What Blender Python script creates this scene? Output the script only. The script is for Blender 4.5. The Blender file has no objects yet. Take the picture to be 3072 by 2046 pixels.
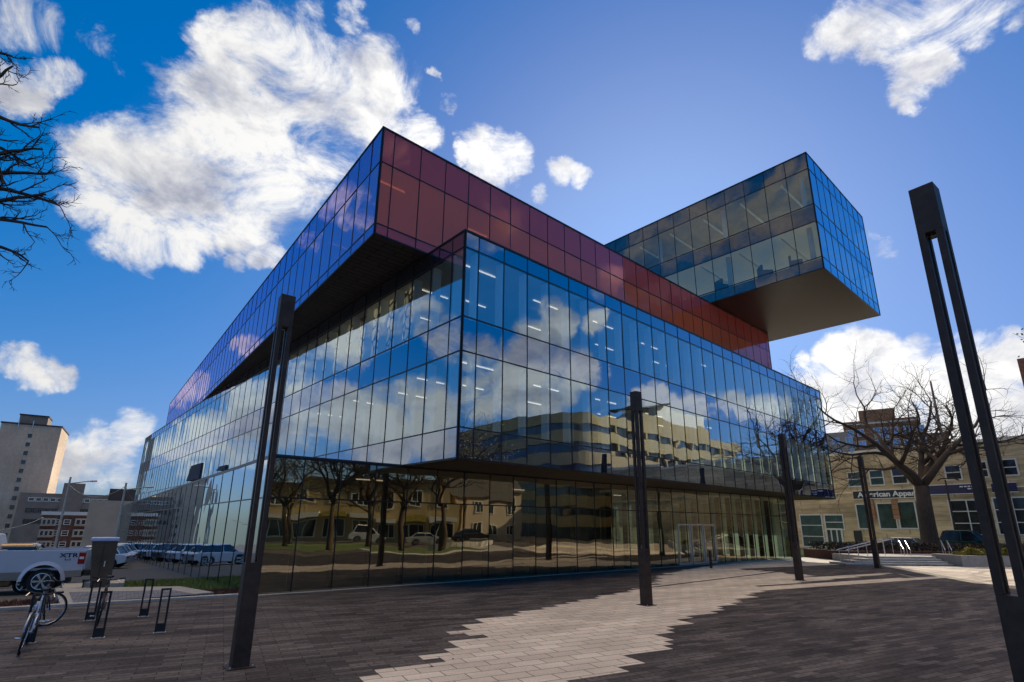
import bpy, bmesh, math, random
from mathutils import Vector, Matrix, noise
random.seed(7)
PI = math.pi
R = math.radians
C = bpy.context.scene.collection
sc = bpy.context.scene

# ------------------------------------------------------------------ camera
EYE = 2.24
FPX, CYP, PITCH, ROLL = 1594.02, 1135.22, R(15.3311), R(0.5766)
_f = Vector((0, math.cos(PITCH), math.sin(PITCH)))
_u0 = Vector((0, -math.sin(PITCH), math.cos(PITCH)))
_r0 = Vector((1, 0, 0))
_r = _r0 * math.cos(ROLL) + _u0 * math.sin(ROLL)
_u = -_r0 * math.sin(ROLL) + _u0 * math.cos(ROLL)
O = Vector((0, 0, EYE))
cam = bpy.data.objects.new('camera', bpy.data.cameras.new('camera'))
C.objects.link(cam)
cam.matrix_world = Matrix(((_r.x, _u.x, -_f.x, 0), (_r.y, _u.y, -_f.y, 0), (_r.z, _u.z, -_f.z, EYE), (0, 0, 0, 1)))
cam.data.sensor_width = 36
cam.data.lens = 36 * FPX / 3072
cam.data.shift_y = (CYP - 1023) / 3072
cam.data.clip_start = 0.1
cam.data.clip_end = 4000
sc.camera = cam
sc.view_settings.view_transform = 'Standard'
sc.view_settings.look = 'None'
sc.view_settings.exposure = 0
sc.render.engine = 'CYCLES'
sc.cycles.transparent_max_bounces = 24
sc.cycles.max_bounces = 10
sc.cycles.glossy_bounces = 6
sc.cycles.transmission_bounces = 8
sc.cycles.diffuse_bounces = 4
sc.cycles.caustics_reflective = True
sc.cycles.sample_clamp_indirect = 6
sc.cycles.use_denoising = True
sc.cycles.use_adaptive_sampling = True
sc.cycles.adaptive_threshold = .02

def ray(u, v):
    return _f + _r * ((u - 1536) / FPX) - _u * ((v - CYP) / FPX)
def gnd(u, v, z=0.0):
    d = ray(u, v)
    return O + d * ((z - EYE) / d.z)
def spot(u, v, D):
    d = ray(u, v)
    return O + d * (D / math.hypot(d.x, d.y))
def proj(P):
    d = P - O
    z = d.dot(_f)
    if z < .1: return None
    return (1536 + FPX * d.dot(_r) / z, CYP - FPX * d.dot(_u) / z)
def terrain(x, y):
    q = -.7 * x + .714 * y
    if y < -30: q -= (-30 - y)
    h = 0.0
    if q > 17: h -= .03 * (q - 17)
    if q > 90: h -= .0011 * min(q - 90, 110) ** 2 
    return h if x < 5 else h * max(0, 1 - (x - 5) / 20)

# ------------------------------------------------------------------ objects
def tag(o, label=None, cat=None, group=None, kind=None):
    if label: o['label'] = label
    if cat: o['category'] = cat
    if group: o['group'] = group
    if kind: o['kind'] = kind
    return o
def thing(name, label, cat, loc=(0, 0, 0), rz=0.0, group=None):
    o = bpy.data.objects.new(name, None)
    C.objects.link(o)
    o.location = loc
    o.rotation_euler = (0, 0, rz)
    o.empty_display_size = .2
    return tag(o, label, cat, group)
class MB:
    def __init__(s):
        s.v = []; s.f = []; s.m = []; s.uv = {}
    def face(s, pts, mi=0):
        n = len(s.v)
        s.v += [tuple(p) for p in pts]
        s.f.append(list(range(n, n + len(pts)))); s.m.append(mi)
    def hexa(s, P, mi=0):
        n = len(s.v); s.v += [tuple(p) for p in P]
        for q in ((0, 3, 2, 1), (4, 5, 6, 7), (0, 1, 5, 4), (1, 2, 6, 5), (2, 3, 7, 6), (3, 0, 4, 7)):
            s.f.append([n + i for i in q]); s.m.append(mi)
        return s
    def box(s, c, d, rz=0, mi=0):
        hx, hy, hz = d[0] / 2, d[1] / 2, d[2] / 2
        ca, sa = math.cos(rz), math.sin(rz)
        P = []
        for z in (-hz, hz):
            for x, y in ((-hx, -hy), (hx, -hy), (hx, hy), (-hx, hy)):
                P.append((c[0] + x * ca - y * sa, c[1] + x * sa + y * ca, c[2] + z))
        s.hexa(P, mi); return s
    def prism(s, poly, z0, z1, mi=0, caps=True):
        n = len(s.v); k = len(poly)
        s.v += [(p[0], p[1], z0) for p in poly] + [(p[0], p[1], z1) for p in poly]
        for i in range(k):
            j = (i + 1) % k
            s.f.append([n + i, n + j, n + k + j, n + k + i]); s.m.append(mi)
        if caps:
            s.f.append([n + i for i in reversed(range(k))]); s.m.append(mi)
            s.f.append([n + k + i for i in range(k)]); s.m.append(mi)
        return s
    def xprism(s, prof, y0, y1, mi=0):
        """profile in x,z pulled along y"""
        n = len(s.v); k = len(prof)
        s.v += [(p[0], y0, p[1]) for p in prof] + [(p[0], y1, p[1]) for p in prof]
        for i in range(k):
            j = (i + 1) % k
            s.f.append([n + i, n + j, n + k + j, n + k + i]); s.m.append(mi)
        s.f.append([n + i for i in reversed(range(k))]); s.m.append(mi)
        s.f.append([n + k + i for i in range(k)]); s.m.append(mi)
        return s
    def tube(s, pts, rads, n=6, mi=0, cap=True):
        pts = [Vector(p) for p in pts]
        if not hasattr(rads, '__len__'): rads = [rads] * len(pts)
        base = len(s.v); a = None
        for i, p in enumerate(pts):
            t = (pts[min(i + 1, len(pts) - 1)] - pts[max(i - 1, 0)])
            if t.length < 1e-9: t = Vector((0, 0, 1))
            t.normalize()
            if a is None: a = t.orthogonal().normalized()
            a = (a - t * a.dot(t))
            if a.length < 1e-6: a = t.orthogonal()
            a.normalize(); b = t.cross(a)
            for k in range(n):
                w = 2 * PI * k / n
                s.v.append(tuple(p + (a * math.cos(w) + b * math.sin(w)) * rads[i]))
        for i in range(len(pts) - 1):
            for k in range(n):
                j = (k + 1) % n
                s.f.append([base + i * n + k, base + i * n + j, base + (i + 1) * n + j, base + (i + 1) * n + k]); s.m.append(mi)
        if cap:
            s.f.append([base + k for k in reversed(range(n))]); s.m.append(mi)
            e = base + (len(pts) - 1) * n
            s.f.append([e + k for k in range(n)]); s.m.append(mi)
        return s
    def build(s, name, mats, parent=None, bevel=0, smooth=False, kind=None, loc=None, rz=None):
        me = bpy.data.meshes.new(name)
        me.from_pydata(s.v, [], s.f)
        if not isinstance(mats, (list, tuple)): mats = [mats]
        for m in mats: me.materials.append(m)
        me.polygons.foreach_set('material_index', s.m)
        if smooth: me.polygons.foreach_set('use_smooth', [True] * len(s.f))
        me.update()
        o = bpy.data.objects.new(name, me)
        C.objects.link(o)
        if parent: o.parent = parent
        if loc is not None: o.location = loc
        if rz is not None: o.rotation_euler = (0, 0, rz)
        if bevel:
            b = o.modifiers.new('bevel', 'BEVEL'); b.width = bevel; b.segments = 2; b.limit_method = 'ANGLE'; b.angle_limit = R(40)
            b.harden_normals = False
        if kind: o['kind'] = kind
        return o
def copy_tree(o, parent=None, **kw):
    c = o.copy(); C.objects.link(c); c.parent = parent
    for ch in list(o.children): copy_tree(ch, c)
    return c

# ------------------------------------------------------------------ materials
def newmat(name):
    m = bpy.data.materials.new(name); m.use_nodes = True
    nt = m.node_tree; nt.nodes.clear()
    out = nt.nodes.new('ShaderNodeOutputMaterial')
    return m, nt, out
def N(nt, t, **kw):
    n = nt.nodes.new(t)
    for k, v in kw.items():
        if k.startswith('i_'):
            n.inputs[k[2:].replace('_', ' ')].default_value = v
        else: setattr(n, k, v)
    return n
def setin(n, key, v): n.inputs[key].default_value = v
def L(nt, a, b): nt.links.new(a, b)
def pmat(name, col, rough=.6, metal=0, var=.25, scale=3.0, bump=0.0, col2=None, spec=.5, coords='Object', stretch=(1, 1, 1), detail=6, emis=None):
    m, nt, out = newmat(name)
    b = N(nt, 'ShaderNodeBsdfPrincipled')
    setin(b, 'Roughness', rough); setin(b, 'Metallic', metal); setin(b, 'Specular IOR Level', spec)
    tc = N(nt, 'ShaderNodeTexCoord'); mp = N(nt, 'ShaderNodeMapping'); setin(mp, 'Scale', stretch)
    L(nt, tc.outputs[coords], mp.inputs[0])
    nz = N(nt, 'ShaderNodeTexNoise'); setin(nz, 'Scale', scale); setin(nz, 'Detail', detail); setin(nz, 'Roughness', .65)
    L(nt, mp.outputs[0], nz.inputs['Vector'])
    cr = N(nt, 'ShaderNodeMix', data_type='RGBA')
    c2 = col2 or tuple(min(1, c * (1 + var)) for c in col)
    c1 = tuple(c * (1 - var) for c in col) if col2 is None else col
    cr.inputs[6].default_value = (*c1, 1); cr.inputs[7].default_value = (*c2, 1)
    mr = N(nt, 'ShaderNodeMapRange'); setin(mr, 'From Min', .3); setin(mr, 'From Max', .7)
    L(nt, nz.outputs[0], mr.inputs[0]); L(nt, mr.outputs[0], cr.inputs[0])
    L(nt, cr.outputs[2], b.inputs['Base Color'])
    if bump:
        bp = N(nt, 'ShaderNodeBump'); setin(bp, 'Strength', bump); setin(bp, 'Distance', .02)
        L(nt, nz.outputs[0], bp.inputs['Height']); L(nt, bp.outputs[0], b.inputs['Normal'])
    if emis:
        b.inputs['Emission Color'].default_value = (*emis[0], 1); setin(b, 'Emission Strength', emis[1])
    L(nt, b.outputs[0], out.inputs[0])
    return m
def brickmat(name, c1, c2, mortar, bw, bh, ms=.012, rough=.8, rz=0.0, bump=.3, noise_amt=.35, offs=.5, coords='Object', nscale=6, axes=None, big=None):
    m, nt, out = newmat(name)
    b = N(nt, 'ShaderNodeBsdfPrincipled'); setin(b, 'Roughness', rough); setin(b, 'Specular IOR Level', .2)
    tc = N(nt, 'ShaderNodeTexCoord'); mp = N(nt, 'ShaderNodeMapping'); setin(mp, 'Rotation', (0, 0, -rz))
    src = tc.outputs[coords]
    if axes == 'wall':   # x+y along wall, z up
        sx = N(nt, 'ShaderNodeSeparateXYZ'); L(nt, src, sx.inputs[0])
        ad = N(nt, 'ShaderNodeMath', operation='ADD'); L(nt, sx.outputs[0], ad.inputs[0]); L(nt, sx.outputs[1], ad.inputs[1])
        cb = N(nt, 'ShaderNodeCombineXYZ'); L(nt, ad.outputs[0], cb.inputs[0]); L(nt, sx.outputs[2], cb.inputs[1])
        src = cb.outputs[0]
    L(nt, src, mp.inputs[0])
    br = N(nt, 'ShaderNodeTexBrick'); br.offset = offs
    for k, v in (('Color1', (*c1, 1)), ('Color2', (*c2, 1)), ('Mortar', (*mortar, 1)), ('Scale', 1), ('Mortar Size', ms), ('Brick Width', bw), ('Row Height', bh), ('Mortar Smooth', .1), ('Bias', 0)):
        setin(br, k, v)
    L(nt, mp.outputs[0], br.inputs['Vector'])
    nz = N(nt, 'ShaderNodeTexNoise'); setin(nz, 'Scale', nscale); setin(nz, 'Detail', 8); L(nt, mp.outputs[0], nz.inputs['Vector'])
    mr = N(nt, 'ShaderNodeMapRange'); setin(mr, 'From Min', .25); setin(mr, 'From Max', .75); setin(mr, 'To Min', 1 - noise_amt); setin(mr, 'To Max', 1 + noise_amt)
    L(nt, nz.outputs[0], mr.inputs[0])
    mx = N(nt, 'ShaderNodeMix', data_type='RGBA', blend_type='MULTIPLY'); setin(mx, 0, 1)
    L(nt, br.outputs[0], mx.inputs[6]); L(nt, mr.outputs[0], mx.inputs[7])
    col = mx.outputs[2]
    if big:   # large soft patches (wear, damp)
        n2 = N(nt, 'ShaderNodeTexNoise'); setin(n2, 'Scale', big[0]); setin(n2, 'Detail', 5)
        m3 = N(nt, 'ShaderNodeMapping'); setin(m3, 'Scale', big[2]); L(nt, mp.outputs[0], m3.inputs[0]); L(nt, m3.outputs[0], n2.inputs['Vector'])
        r2 = N(nt, 'ShaderNodeMapRange'); setin(r2, 'From Min', .3); setin(r2, 'From Max', .7); setin(r2, 'To Min', 1 - big[1]); setin(r2, 'To Max', 1 + big[1])
        L(nt, n2.outputs[0], r2.inputs[0])
        m4 = N(nt, 'ShaderNodeMix', data_type='RGBA', blend_type='MULTIPLY'); setin(m4, 0, 1)
        L(nt, col, m4.inputs[6]); L(nt, r2.outputs[0], m4.inputs[7]); col = m4.outputs[2]
    L(nt, col, b.inputs['Base Color'])
    bp = N(nt, 'ShaderNodeBump'); setin(bp, 'Strength', bump); setin(bp, 'Distance', .01)
    L(nt, mx.outputs[2], bp.inputs['Height']); L(nt, bp.outputs[0], b.inputs['Normal'])
    L(nt, b.outputs[0], out.inputs[0])
    return m
def glassmat(name, refl, trans, f0, body=None, bodyfac=0.0, wob=.009, power=3.0, wscale=.6):
    m, nt, out = newmat(name)
    lw = N(nt, 'ShaderNodeLayerWeight'); setin(lw, 'Blend', .5)
    pw = N(nt, 'ShaderNodeMath', operation='POWER'); setin(pw, 1, power); L(nt, lw.outputs['Facing'], pw.inputs[0])
    mr = N(nt, 'ShaderNodeMapRange'); setin(mr, 'To Min', f0); setin(mr, 'To Max', 1.0); L(nt, pw.outputs[0], mr.inputs[0])
    gl = N(nt, 'ShaderNodeBsdfGlossy'); setin(gl, 'Roughness', .008); setin(gl, 'Color', (*refl, 1))
    tc = N(nt, 'ShaderNodeTexCoord'); nz = N(nt, 'ShaderNodeTexNoise'); setin(nz, 'Scale', wscale); setin(nz, 'Detail', 1)
    L(nt, tc.outputs['Object'], nz.inputs['Vector'])
    bp = N(nt, 'ShaderNodeBump'); setin(bp, 'Strength', 1.0); setin(bp, 'Distance', wob)
    L(nt, nz.outputs[0], bp.inputs['Height']); L(nt, bp.outputs[0], gl.inputs['Normal'])
    tr = N(nt, 'ShaderNodeBsdfTransparent'); setin(tr, 'Color', (*trans, 1))
    base = tr.outputs[0]
    if body:
        df = N(nt, 'ShaderNodeBsdfDiffuse'); setin(df, 'Color', (*body, 1))
        mb = N(nt, 'ShaderNodeMixShader'); setin(mb, 0, bodyfac)
        L(nt, tr.outputs[0], mb.inputs[1]); L(nt, df.outputs[0], mb.inputs[2]); base = mb.outputs[0]
    ms = N(nt, 'ShaderNodeMixShader'); L(nt, mr.outputs[0], ms.inputs[0])
    L(nt, base, ms.inputs[1]); L(nt, gl.outputs[0], ms.inputs[2])
    L(nt, ms.outputs[0], out.inputs[0])
    return m
def emit(name, col, s):
    m, nt, out = newmat(name)
    e = N(nt, 'ShaderNodeEmission'); setin(e, 'Color', (*col, 1)); setin(e, 'Strength', s)
    L(nt, e.outputs[0], out.inputs[0]); return m

M = {}
M['frame'] = pmat('dark_bronze_frame', (.018, .016, .017), .35, .3, .2)
M['cap'] = pmat('roof_edge_metal', (.05, .05, .055), .4, .4, .2)
M['glassA'] = glassmat('blue_mirror_glass', (.80, .93, 1.0), (.86, .94, .90), .44)
M['glassAe'] = glassmat('clear_end_glass', (.80, .93, 1.0), (.93, .98, .93), .20)
M['glassGe'] = glassmat('clear_end_glass_ground', (1.0, .88, .62), (.88, .92, .74), .20)
M['glassAs'] = glassmat('blue_mirror_glass_spandrel', (.74, .84, 1.0), (.5, .6, .7), .46)
M['glassB'] = glassmat('red_glass', (1.0, .50, .60), (.85, .25, .10), .11, (1.0, .20, .08), .78, power=2.8)
M['glassBl'] = glassmat('purple_glass', (.78, .68, 1.0), (.6, .25, .3), .30, (.42, .17, .27), .80, power=2.0)
M['glassBls'] = glassmat('purple_glass_spandrel', (.72, .62, 1.0), (.6, .25, .3), .30, (.30, .12, .20), .85, power=2.0)
M['glassBs'] = glassmat('red_glass_spandrel', (1.0, .48, .66), (.7, .2, .1), .12, (.70, .12, .075), .88, power=2.8)
M['glassC'] = glassmat('clear_tower_glass', (.28, .74, .96), (.72, .84, .80), .56, power=1.7)
M['glassCs'] = glassmat('clear_tower_glass_spandrel', (.28, .72, .96), (.4, .45, .5), .66, power=1.7)
M['glassCl'] = glassmat('clear_tower_side_glass', (.80, .80, .80), (.86, .90, .84), .20, power=3)
M['glassCls'] = glassmat('clear_tower_side_spandrel', (.90, .84, .82), (.6, .58, .56), .20, power=3)
M['glassG'] = glassmat('ground_floor_glass', (.90, .82, .60), (.42, .38, .27), .40)
M['glassGl'] = glassmat('ground_floor_side_glass', (.80, .92, 1.0), (.5, .6, .6), .55)
M['backing'] = pmat('spandrel_backing', (.05, .055, .07), .8, 0, .3, 1.5)
M['backingB'] = pmat('spandrel_backing_red', (.10, .03, .03), .8, 0, .3, 1.5)
M['backingC'] = pmat('spandrel_backing_grey', (.15, .13, .12), .8, 0, .45, 2.5)
M['slab'] = pmat('pale_ceiling', (.62, .62, .60), .9, 0, .06, 1)
M['slabB'] = pmat('warm_ceiling', (.5, .36, .28), .9, 0, .1, 1)
M['ceilC'] = pmat('glowing_ceiling', (.7, .72, .66), .9, 0, .06, 1, emis=((.85, 1.0, .85), .07))  # faint self-glow stands in for indoor lighting on the ceiling
M['wallC'] = pmat('glowing_inner_wall', (.6, .6, .5), .9, 0, .35, .5, emis=((.8, .85, .7), .05))  # wall glows slightly by itself, in place of room light
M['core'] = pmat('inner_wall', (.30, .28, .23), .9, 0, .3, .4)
M['fin'] = pmat('white_glazing_fin', (.85, .88, .90), .6, 0, .04, 2)
M['column'] = pmat('concrete_column', (.55, .56, .52), .8, 0, .1, 2)
M['strip'] = emit('ceiling_strip_light', (1.0, .93, .82), 1.15)
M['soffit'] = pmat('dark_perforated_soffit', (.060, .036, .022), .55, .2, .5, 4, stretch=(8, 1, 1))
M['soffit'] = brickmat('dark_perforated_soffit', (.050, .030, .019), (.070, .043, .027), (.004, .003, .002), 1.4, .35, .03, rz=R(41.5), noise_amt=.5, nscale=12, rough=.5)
M['post'] = pmat('dark_brown_metal', (.055, .034, .024), .5, .0, .35, 5, bump=.05, spec=.3)
def soffitC():
    m, nt, out = newmat('bronze_soffit_panels')
    b = N(nt, 'ShaderNodeBsdfPrincipled'); setin(b, 'Roughness', .42); setin(b, 'Metallic', .35); setin(b, 'Specular IOR Level', .25)
    tc = N(nt, 'ShaderNodeTexCoord'); mp = N(nt, 'ShaderNodeMapping'); setin(mp, 'Rotation', (0, 0, -R(41.5))); L(nt, tc.outputs['Object'], mp.inputs[0])
    wv = N(nt, 'ShaderNodeTexWave'); wv.bands_direction = 'X'; setin(wv, 'Scale', 3.2); setin(wv, 'Distortion', .3)
    L(nt, mp.outputs[0], wv.inputs['Vector'])
    br = N(nt, 'ShaderNodeTexBrick')
    for k, v in (('Color1', (.060, .039, .024, 1)), ('Color2', (.050, .033, .020, 1)), ('Mortar', (.04, .03, .02, 1)), ('Scale', 1), ('Mortar Size', .03), ('Brick Width', 9.0), ('Row Height', 4.0)): setin(br, k, v)
    br.offset = 0
    L(nt, mp.outputs[0], br.inputs['Vector'])
    mx = N(nt, 'ShaderNodeMix', data_type='RGBA', blend_type='MULTIPLY'); setin(mx, 0, .35)
    L(nt, br.outputs[0], mx.inputs[6]); L(nt, wv.outputs[0], mx.inputs[7]); L(nt, mx.outputs[2], b.inputs['Base Color'])
    L(nt, b.outputs[0], out.inputs[0]); return m
M['soffitC'] = soffitC()
def fritmat():
    m, nt, out = newmat('pebble_pattern_wall')
    b = N(nt, 'ShaderNodeBsdfPrincipled'); setin(b, 'Roughness', .8)
    tc = N(nt, 'ShaderNodeTexCoord'); mp = N(nt, 'ShaderNodeMapping'); setin(mp, 'Scale', (2.2, 2.2, 1.3)); L(nt, tc.outputs['Object'], mp.inputs[0])
    vo = N(nt, 'ShaderNodeTexVoronoi', feature='DISTANCE_TO_EDGE'); setin(vo, 'Scale', 1.2); L(nt, mp.outputs[0], vo.inputs['Vector'])
    v2 = N(nt, 'ShaderNodeTexVoronoi'); setin(v2, 'Scale', 1.2); L(nt, mp.outputs[0], v2.inputs['Vector'])
    cr = N(nt, 'ShaderNodeValToRGB'); cr.color_ramp.elements[0].position = .03; cr.color_ramp.elements[0].color = (.02, .015, .01, 1)
    cr.color_ramp.elements[1].position = .14; cr.color_ramp.elements[1].color = (.95, .78, .50, 1)
    L(nt, vo.outputs[0], cr.inputs[0])
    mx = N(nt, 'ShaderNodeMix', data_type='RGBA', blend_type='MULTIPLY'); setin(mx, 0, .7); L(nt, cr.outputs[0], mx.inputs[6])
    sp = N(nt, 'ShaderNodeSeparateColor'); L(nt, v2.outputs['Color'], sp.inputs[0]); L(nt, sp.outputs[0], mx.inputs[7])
    L(nt, mx.outputs[2], b.inputs['Base Color']); L(nt, mx.outputs[2], b.inputs['Emission Color']); setin(b, 'Emission Strength', .38); L(nt, b.outputs[0], out.inputs[0]); return m  # pattern also glows, imitating a wall lit from indoors
M['frit'] = fritmat()
ROW = R(27.5)
M['darkpave'] = brickmat('dark_paver', (.050, .041, .037), (.128, .108, .096), (.018, .013, .010), .60, .15, .007, rz=ROW, noise_amt=.40, big=(.8, .42, (.5, 1.5, 1)), nscale=14)
M['lightpave'] = brickmat('light_paver', (.58, .49, .385), (.70, .60, .475), (.20, .165, .125), .60, .30, .010, rz=ROW, noise_amt=.16, big=(.8, .18, (.5, 1.5, 1)), nscale=40, bump=.15)
M['asphalt'] = pmat('asphalt', (.055, .053, .052), .9, 0, .3, 8, bump=.2)
M['ground'] = pmat('ground_asphalt', (.085, .080, .074), .9, 0, .35, .35, bump=.1)
M['concrete'] = pmat('concrete', (.36, .335, .29), .85, 0, .18, 2.5, bump=.1)
M['kerb'] = pmat('pale_kerb_concrete', (.42, .39, .34), .85, 0, .15, 4, bump=.1)
M['soil'] = pmat('brown_mulch', (.035, .018, .012), .95, 0, .5, 14, bump=1.0, col2=(.14, .05, .03))
M['lawn'] = pmat('lawn_soil', (.06, .095, .015), .95, 0, .4, 6, bump=.5, col2=(.14, .17, .04))
M['grass'] = pmat('grass_blades', (.07, .12, .015), .7, 0, .4, 3, col2=(.20, .22, .04))
M['hedge'] = pmat('brown_hedge_leaves', (.035, .03, .018), .8, 0, .4, 5, col2=(.10, .07, .035))
M['yellow'] = pmat('yellow_shrub_leaves', (.20, .16, .02), .7, 0, .4, 5, col2=(.5, .40, .06))
M['bark'] = pmat('bark', (.066, .042, .026), .9, 0, .45, 5, bump=.8, stretch=(3, 3, .6))
M['twig'] = pmat('twigs', (.055, .035, .022), .9, 0, .3, 3)
M['chrome'] = pmat('bright_metal', (.62, .60, .58), .25, .9, .08)
M['steel'] = pmat('brushed_steel', (.72, .66, .62), .35, .7, .1)
M['rubber'] = pmat('rubber', (.016, .015, .016), .8, 0, .2)
M['black'] = pmat('black_paint', (.012, .012, .013), .6, .0, .1)
M['white'] = pmat('white_paint', (.75, .74, .70), .5, 0, .05)
M['whiteframe'] = pmat('white_window_frame', (.66, .64, .56), .55, 0, .06)
M['winglass'] = glassmat('window_glass', (.9, .95, 1), (.2, .25, .25), .35)
M['darkglass'] = pmat('dark_window', (.015, .018, .022), .08, 0, .3, spec=.9)

# ------------------------------------------------------------------ library geometry
def D(a): a = R(a); return Vector((math.cos(a), math.sin(a), 0))
VOL = {
 'G': dict(c=(-8.047, 18.032), r=39.003, l=127.930, LR=37.3, LL=86.0),
 'A': dict(c=(-1.877, 18.513), r=41.927, l=131.573, LR=37.505, LL=74.43),
 'B': dict(c=(-5.543, 18.880), r=41.521, l=127.967, LR=36.963, LL=70.55),
 'C': dict(c=(20.112, 31.187), r=41.449, l=132.187, LR=11.915, LL=44.0),
}
ZG = [0.0, 3.021, 4.402]
ZA = [4.402, 5.537, 8.378, 9.740, 12.612, 13.332]
ZB = [13.332, 13.841, 16.714, 18.395]
ZC = [18.395, 19.258, 21.867, 23.167, 25.907, 27.190]
for v in VOL.values():
    v['o'] = Vector((v['c'][0], v['c'][1], 0)); v['dr'] = D(v['r']); v['dl'] = D(v['l'])
    v['nr'] = Vector((math.sin(R(v['r'])), -math.cos(R(v['r'])), 0))     # outward of right face
    v['nl'] = Vector((-math.sin(R(v['l'])), math.cos(R(v['l'])), 0))     # outward of left face
def P(v, s, t, z):      # s along right face, t along left face
    w = v['o'] + v['dr'] * s + v['dl'] * t
    return Vector((w.x, w.y, z))
def mirror(face, u, vv, Dd):
    X = spot(u, vv, Dd); v = VOL[face[0]]; n = v['nr'] if face[1] == 'r' else v['nl']
    return X - n * (2 * (X - v['o']).dot(n))

lib = thing('library_building', 'glass library of stacked shifted boxes, purple red storey above blue mirror glass', 'library', (0, 0, 0))
def ticks(first, step, end):
    r = [0.0]; x = first
    while x < end - .35 * step:
        r.append(x); x += step
    r.append(end); return r
panes = []      # (area, quad, material key)
mull = {}
def jit(q, n):
    a = random.gauss(0, .0070); b = random.gauss(0, .0070)
    s = (a, b, -a, -b)
    return [p + n * (s[i] * .5) for i, p in enumerate(q)]
def facade(vn, origin, dvec, n, tk, zs, mats, mb, backs, vision, inset=.02, w=.036, zfun=None, fins=None):
    v_nr = VOL[vn]['nr']
    for j in range(len(zs) - 1):
        z0, z1 = zs[j], zs[j + 1]
        for i in range(len(tk) - 1):
            a = origin + dvec * (tk[i] + inset); b = origin + dvec * (tk[i + 1] - inset)
            zb = z0 + inset
            if zfun and j == 0: zb = zfun((a + b) / 2)
            q = [Vector((a.x, a.y, zb)), Vector((b.x, b.y, zb)), Vector((b.x, b.y, z1 - inset)), Vector((a.x, a.y, z1 - inset))]
            q = jit(q, n)
            pr = [proj(p) for p in q]
            ar = 0
            mid = (q[0] + q[2]) / 2
            if None not in pr and (mid - O).dot(n) < 0:
                for k in range(4):
                    x1, y1 = pr[k]; x2, y2 = pr[(k + 1) % 4]; ar += x1 * y2 - x2 * y1
                ar = abs(ar) / 2
                if not (0 < pr[0][0] < 3072 and -100 < pr[0][1] < 2100): ar = 0
            mk = mats[j] if isinstance(mats, (list, tuple)) else mats
            if vn == 'A' and j in vision and n is v_nr and tk[i] > 27.5: mk = 'glassAe'
            if vn == 'G' and n is v_nr and tk[i] > 25.5: mk = 'glassGe'
            panes.append((ar, q, mk))
        if j not in vision:
            o2 = -n * .14
            a = origin + o2 + dvec * .16; b = origin + o2 + dvec * (tk[-1] - .16)
            a2 = a - n * .03; b2 = b - n * .03
            backs.hexa([(a.x, a.y, z0 + .03), (b.x, b.y, z0 + .03), (b2.x, b2.y, z0 + .03), (a2.x, a2.y, z0 + .03),
                        (a.x, a.y, z1 - .03), (b.x, b.y, z1 - .03), (b2.x, b2.y, z1 - .03), (a2.x, a2.y, z1 - .03)])
        elif fins is not None:
            for i in range(1, len(tk) - 1):
                c = origin + dvec * tk[i] - n * .30
                ang = math.atan2(n.y, n.x)
                fins.box((c.x, c.y, (z0 + z1) / 2), (.34, .11, z1 - z0 - .02), ang)
    ang = math.atan2(dvec.y, dvec.x)
    for i, t in enumerate(tk):      # vertical joints
        c = origin + dvec * t + n * (-.012 if 0 < i < len(tk) - 1 else -.03)
        zl = zfun(c) if zfun else zs[0]
        ww = w if 0 < i < len(tk) - 1 else w * 1.5
        mb.box((c.x, c.y, (zl + zs[-1]) / 2), (ww, .055, zs[-1] - zl), ang)
    for j, z in enumerate(zs):
        if zfun and j == 0: continue
        h = .045 if 0 < j < len(zs) - 1 else .07
        c = origin + dvec * (tk[-1] / 2) + n * -.012
        mb.box((c.x, c.y, z + (0 if 0 < j < len(zs) - 1 else (.035 if j == 0 else -.035))), (tk[-1] - .07, .062, h), ang)

def volume(vn, zs, mats, tr, tl, vision, backmat, zfunL=None, zfunR=None, finsmat=None):
    v = VOL[vn]
    mb = MB(); backs = MB(); fins = MB()
    tkr = ticks(*tr, v['LR']); tkl = ticks(*tl, v['LL'])
    fr = v['o']; 
    matl = mats if not isinstance(mats, dict) else mats['l']; matr = mats if not isinstance(mats, dict) else mats['r']
    facade(vn, v['o'], v['dr'], v['nr'], tkr, zs, matr, mb, backs, vision, zfun=zfunR, fins=fins if finsmat else None)
    facade(vn, v['o'], v['dl'], v['nl'], tkl, zs, matl, mb, backs, vision, zfun=zfunL, fins=fins if finsmat else None)
    # far sides
    facade(vn, v['o'] + v['dr'] * v['LR'], v['dl'], -v['nl'], tkl, zs, matl, mb, backs, vision, zfun=zfunR)
    facade(vn, v['o'] + v['dl'] * v['LL'], v['dr'], -v['nr'], tkr, zs, matr, mb, backs, vision, zfun=zfunL)
    mb.build('mullion_grid', M['frame'], lib)
    if backs.v: backs.build('spandrel_panel', backmat, lib)
    if fins.v: fins.build('glazing_fins', finsmat, lib)
def plate(name, vn, z0, z1, mat, ins=.22, s0=None, s1=None, t0=None, t1=None):
    v = VOL[vn]; s0 = ins if s0 is None else s0; t0 = ins if t0 is None else t0
    s1 = v['LR'] - ins if s1 is None else s1; t1 = v['LL'] - ins if t1 is None else t1
    return MB().prism([P(v, s0, t0, 0), P(v, s1, t0, 0), P(v, s1, t1, 0), P(v, s0, t1, 0)], z0, z1).build(name, mat, lib)

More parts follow.
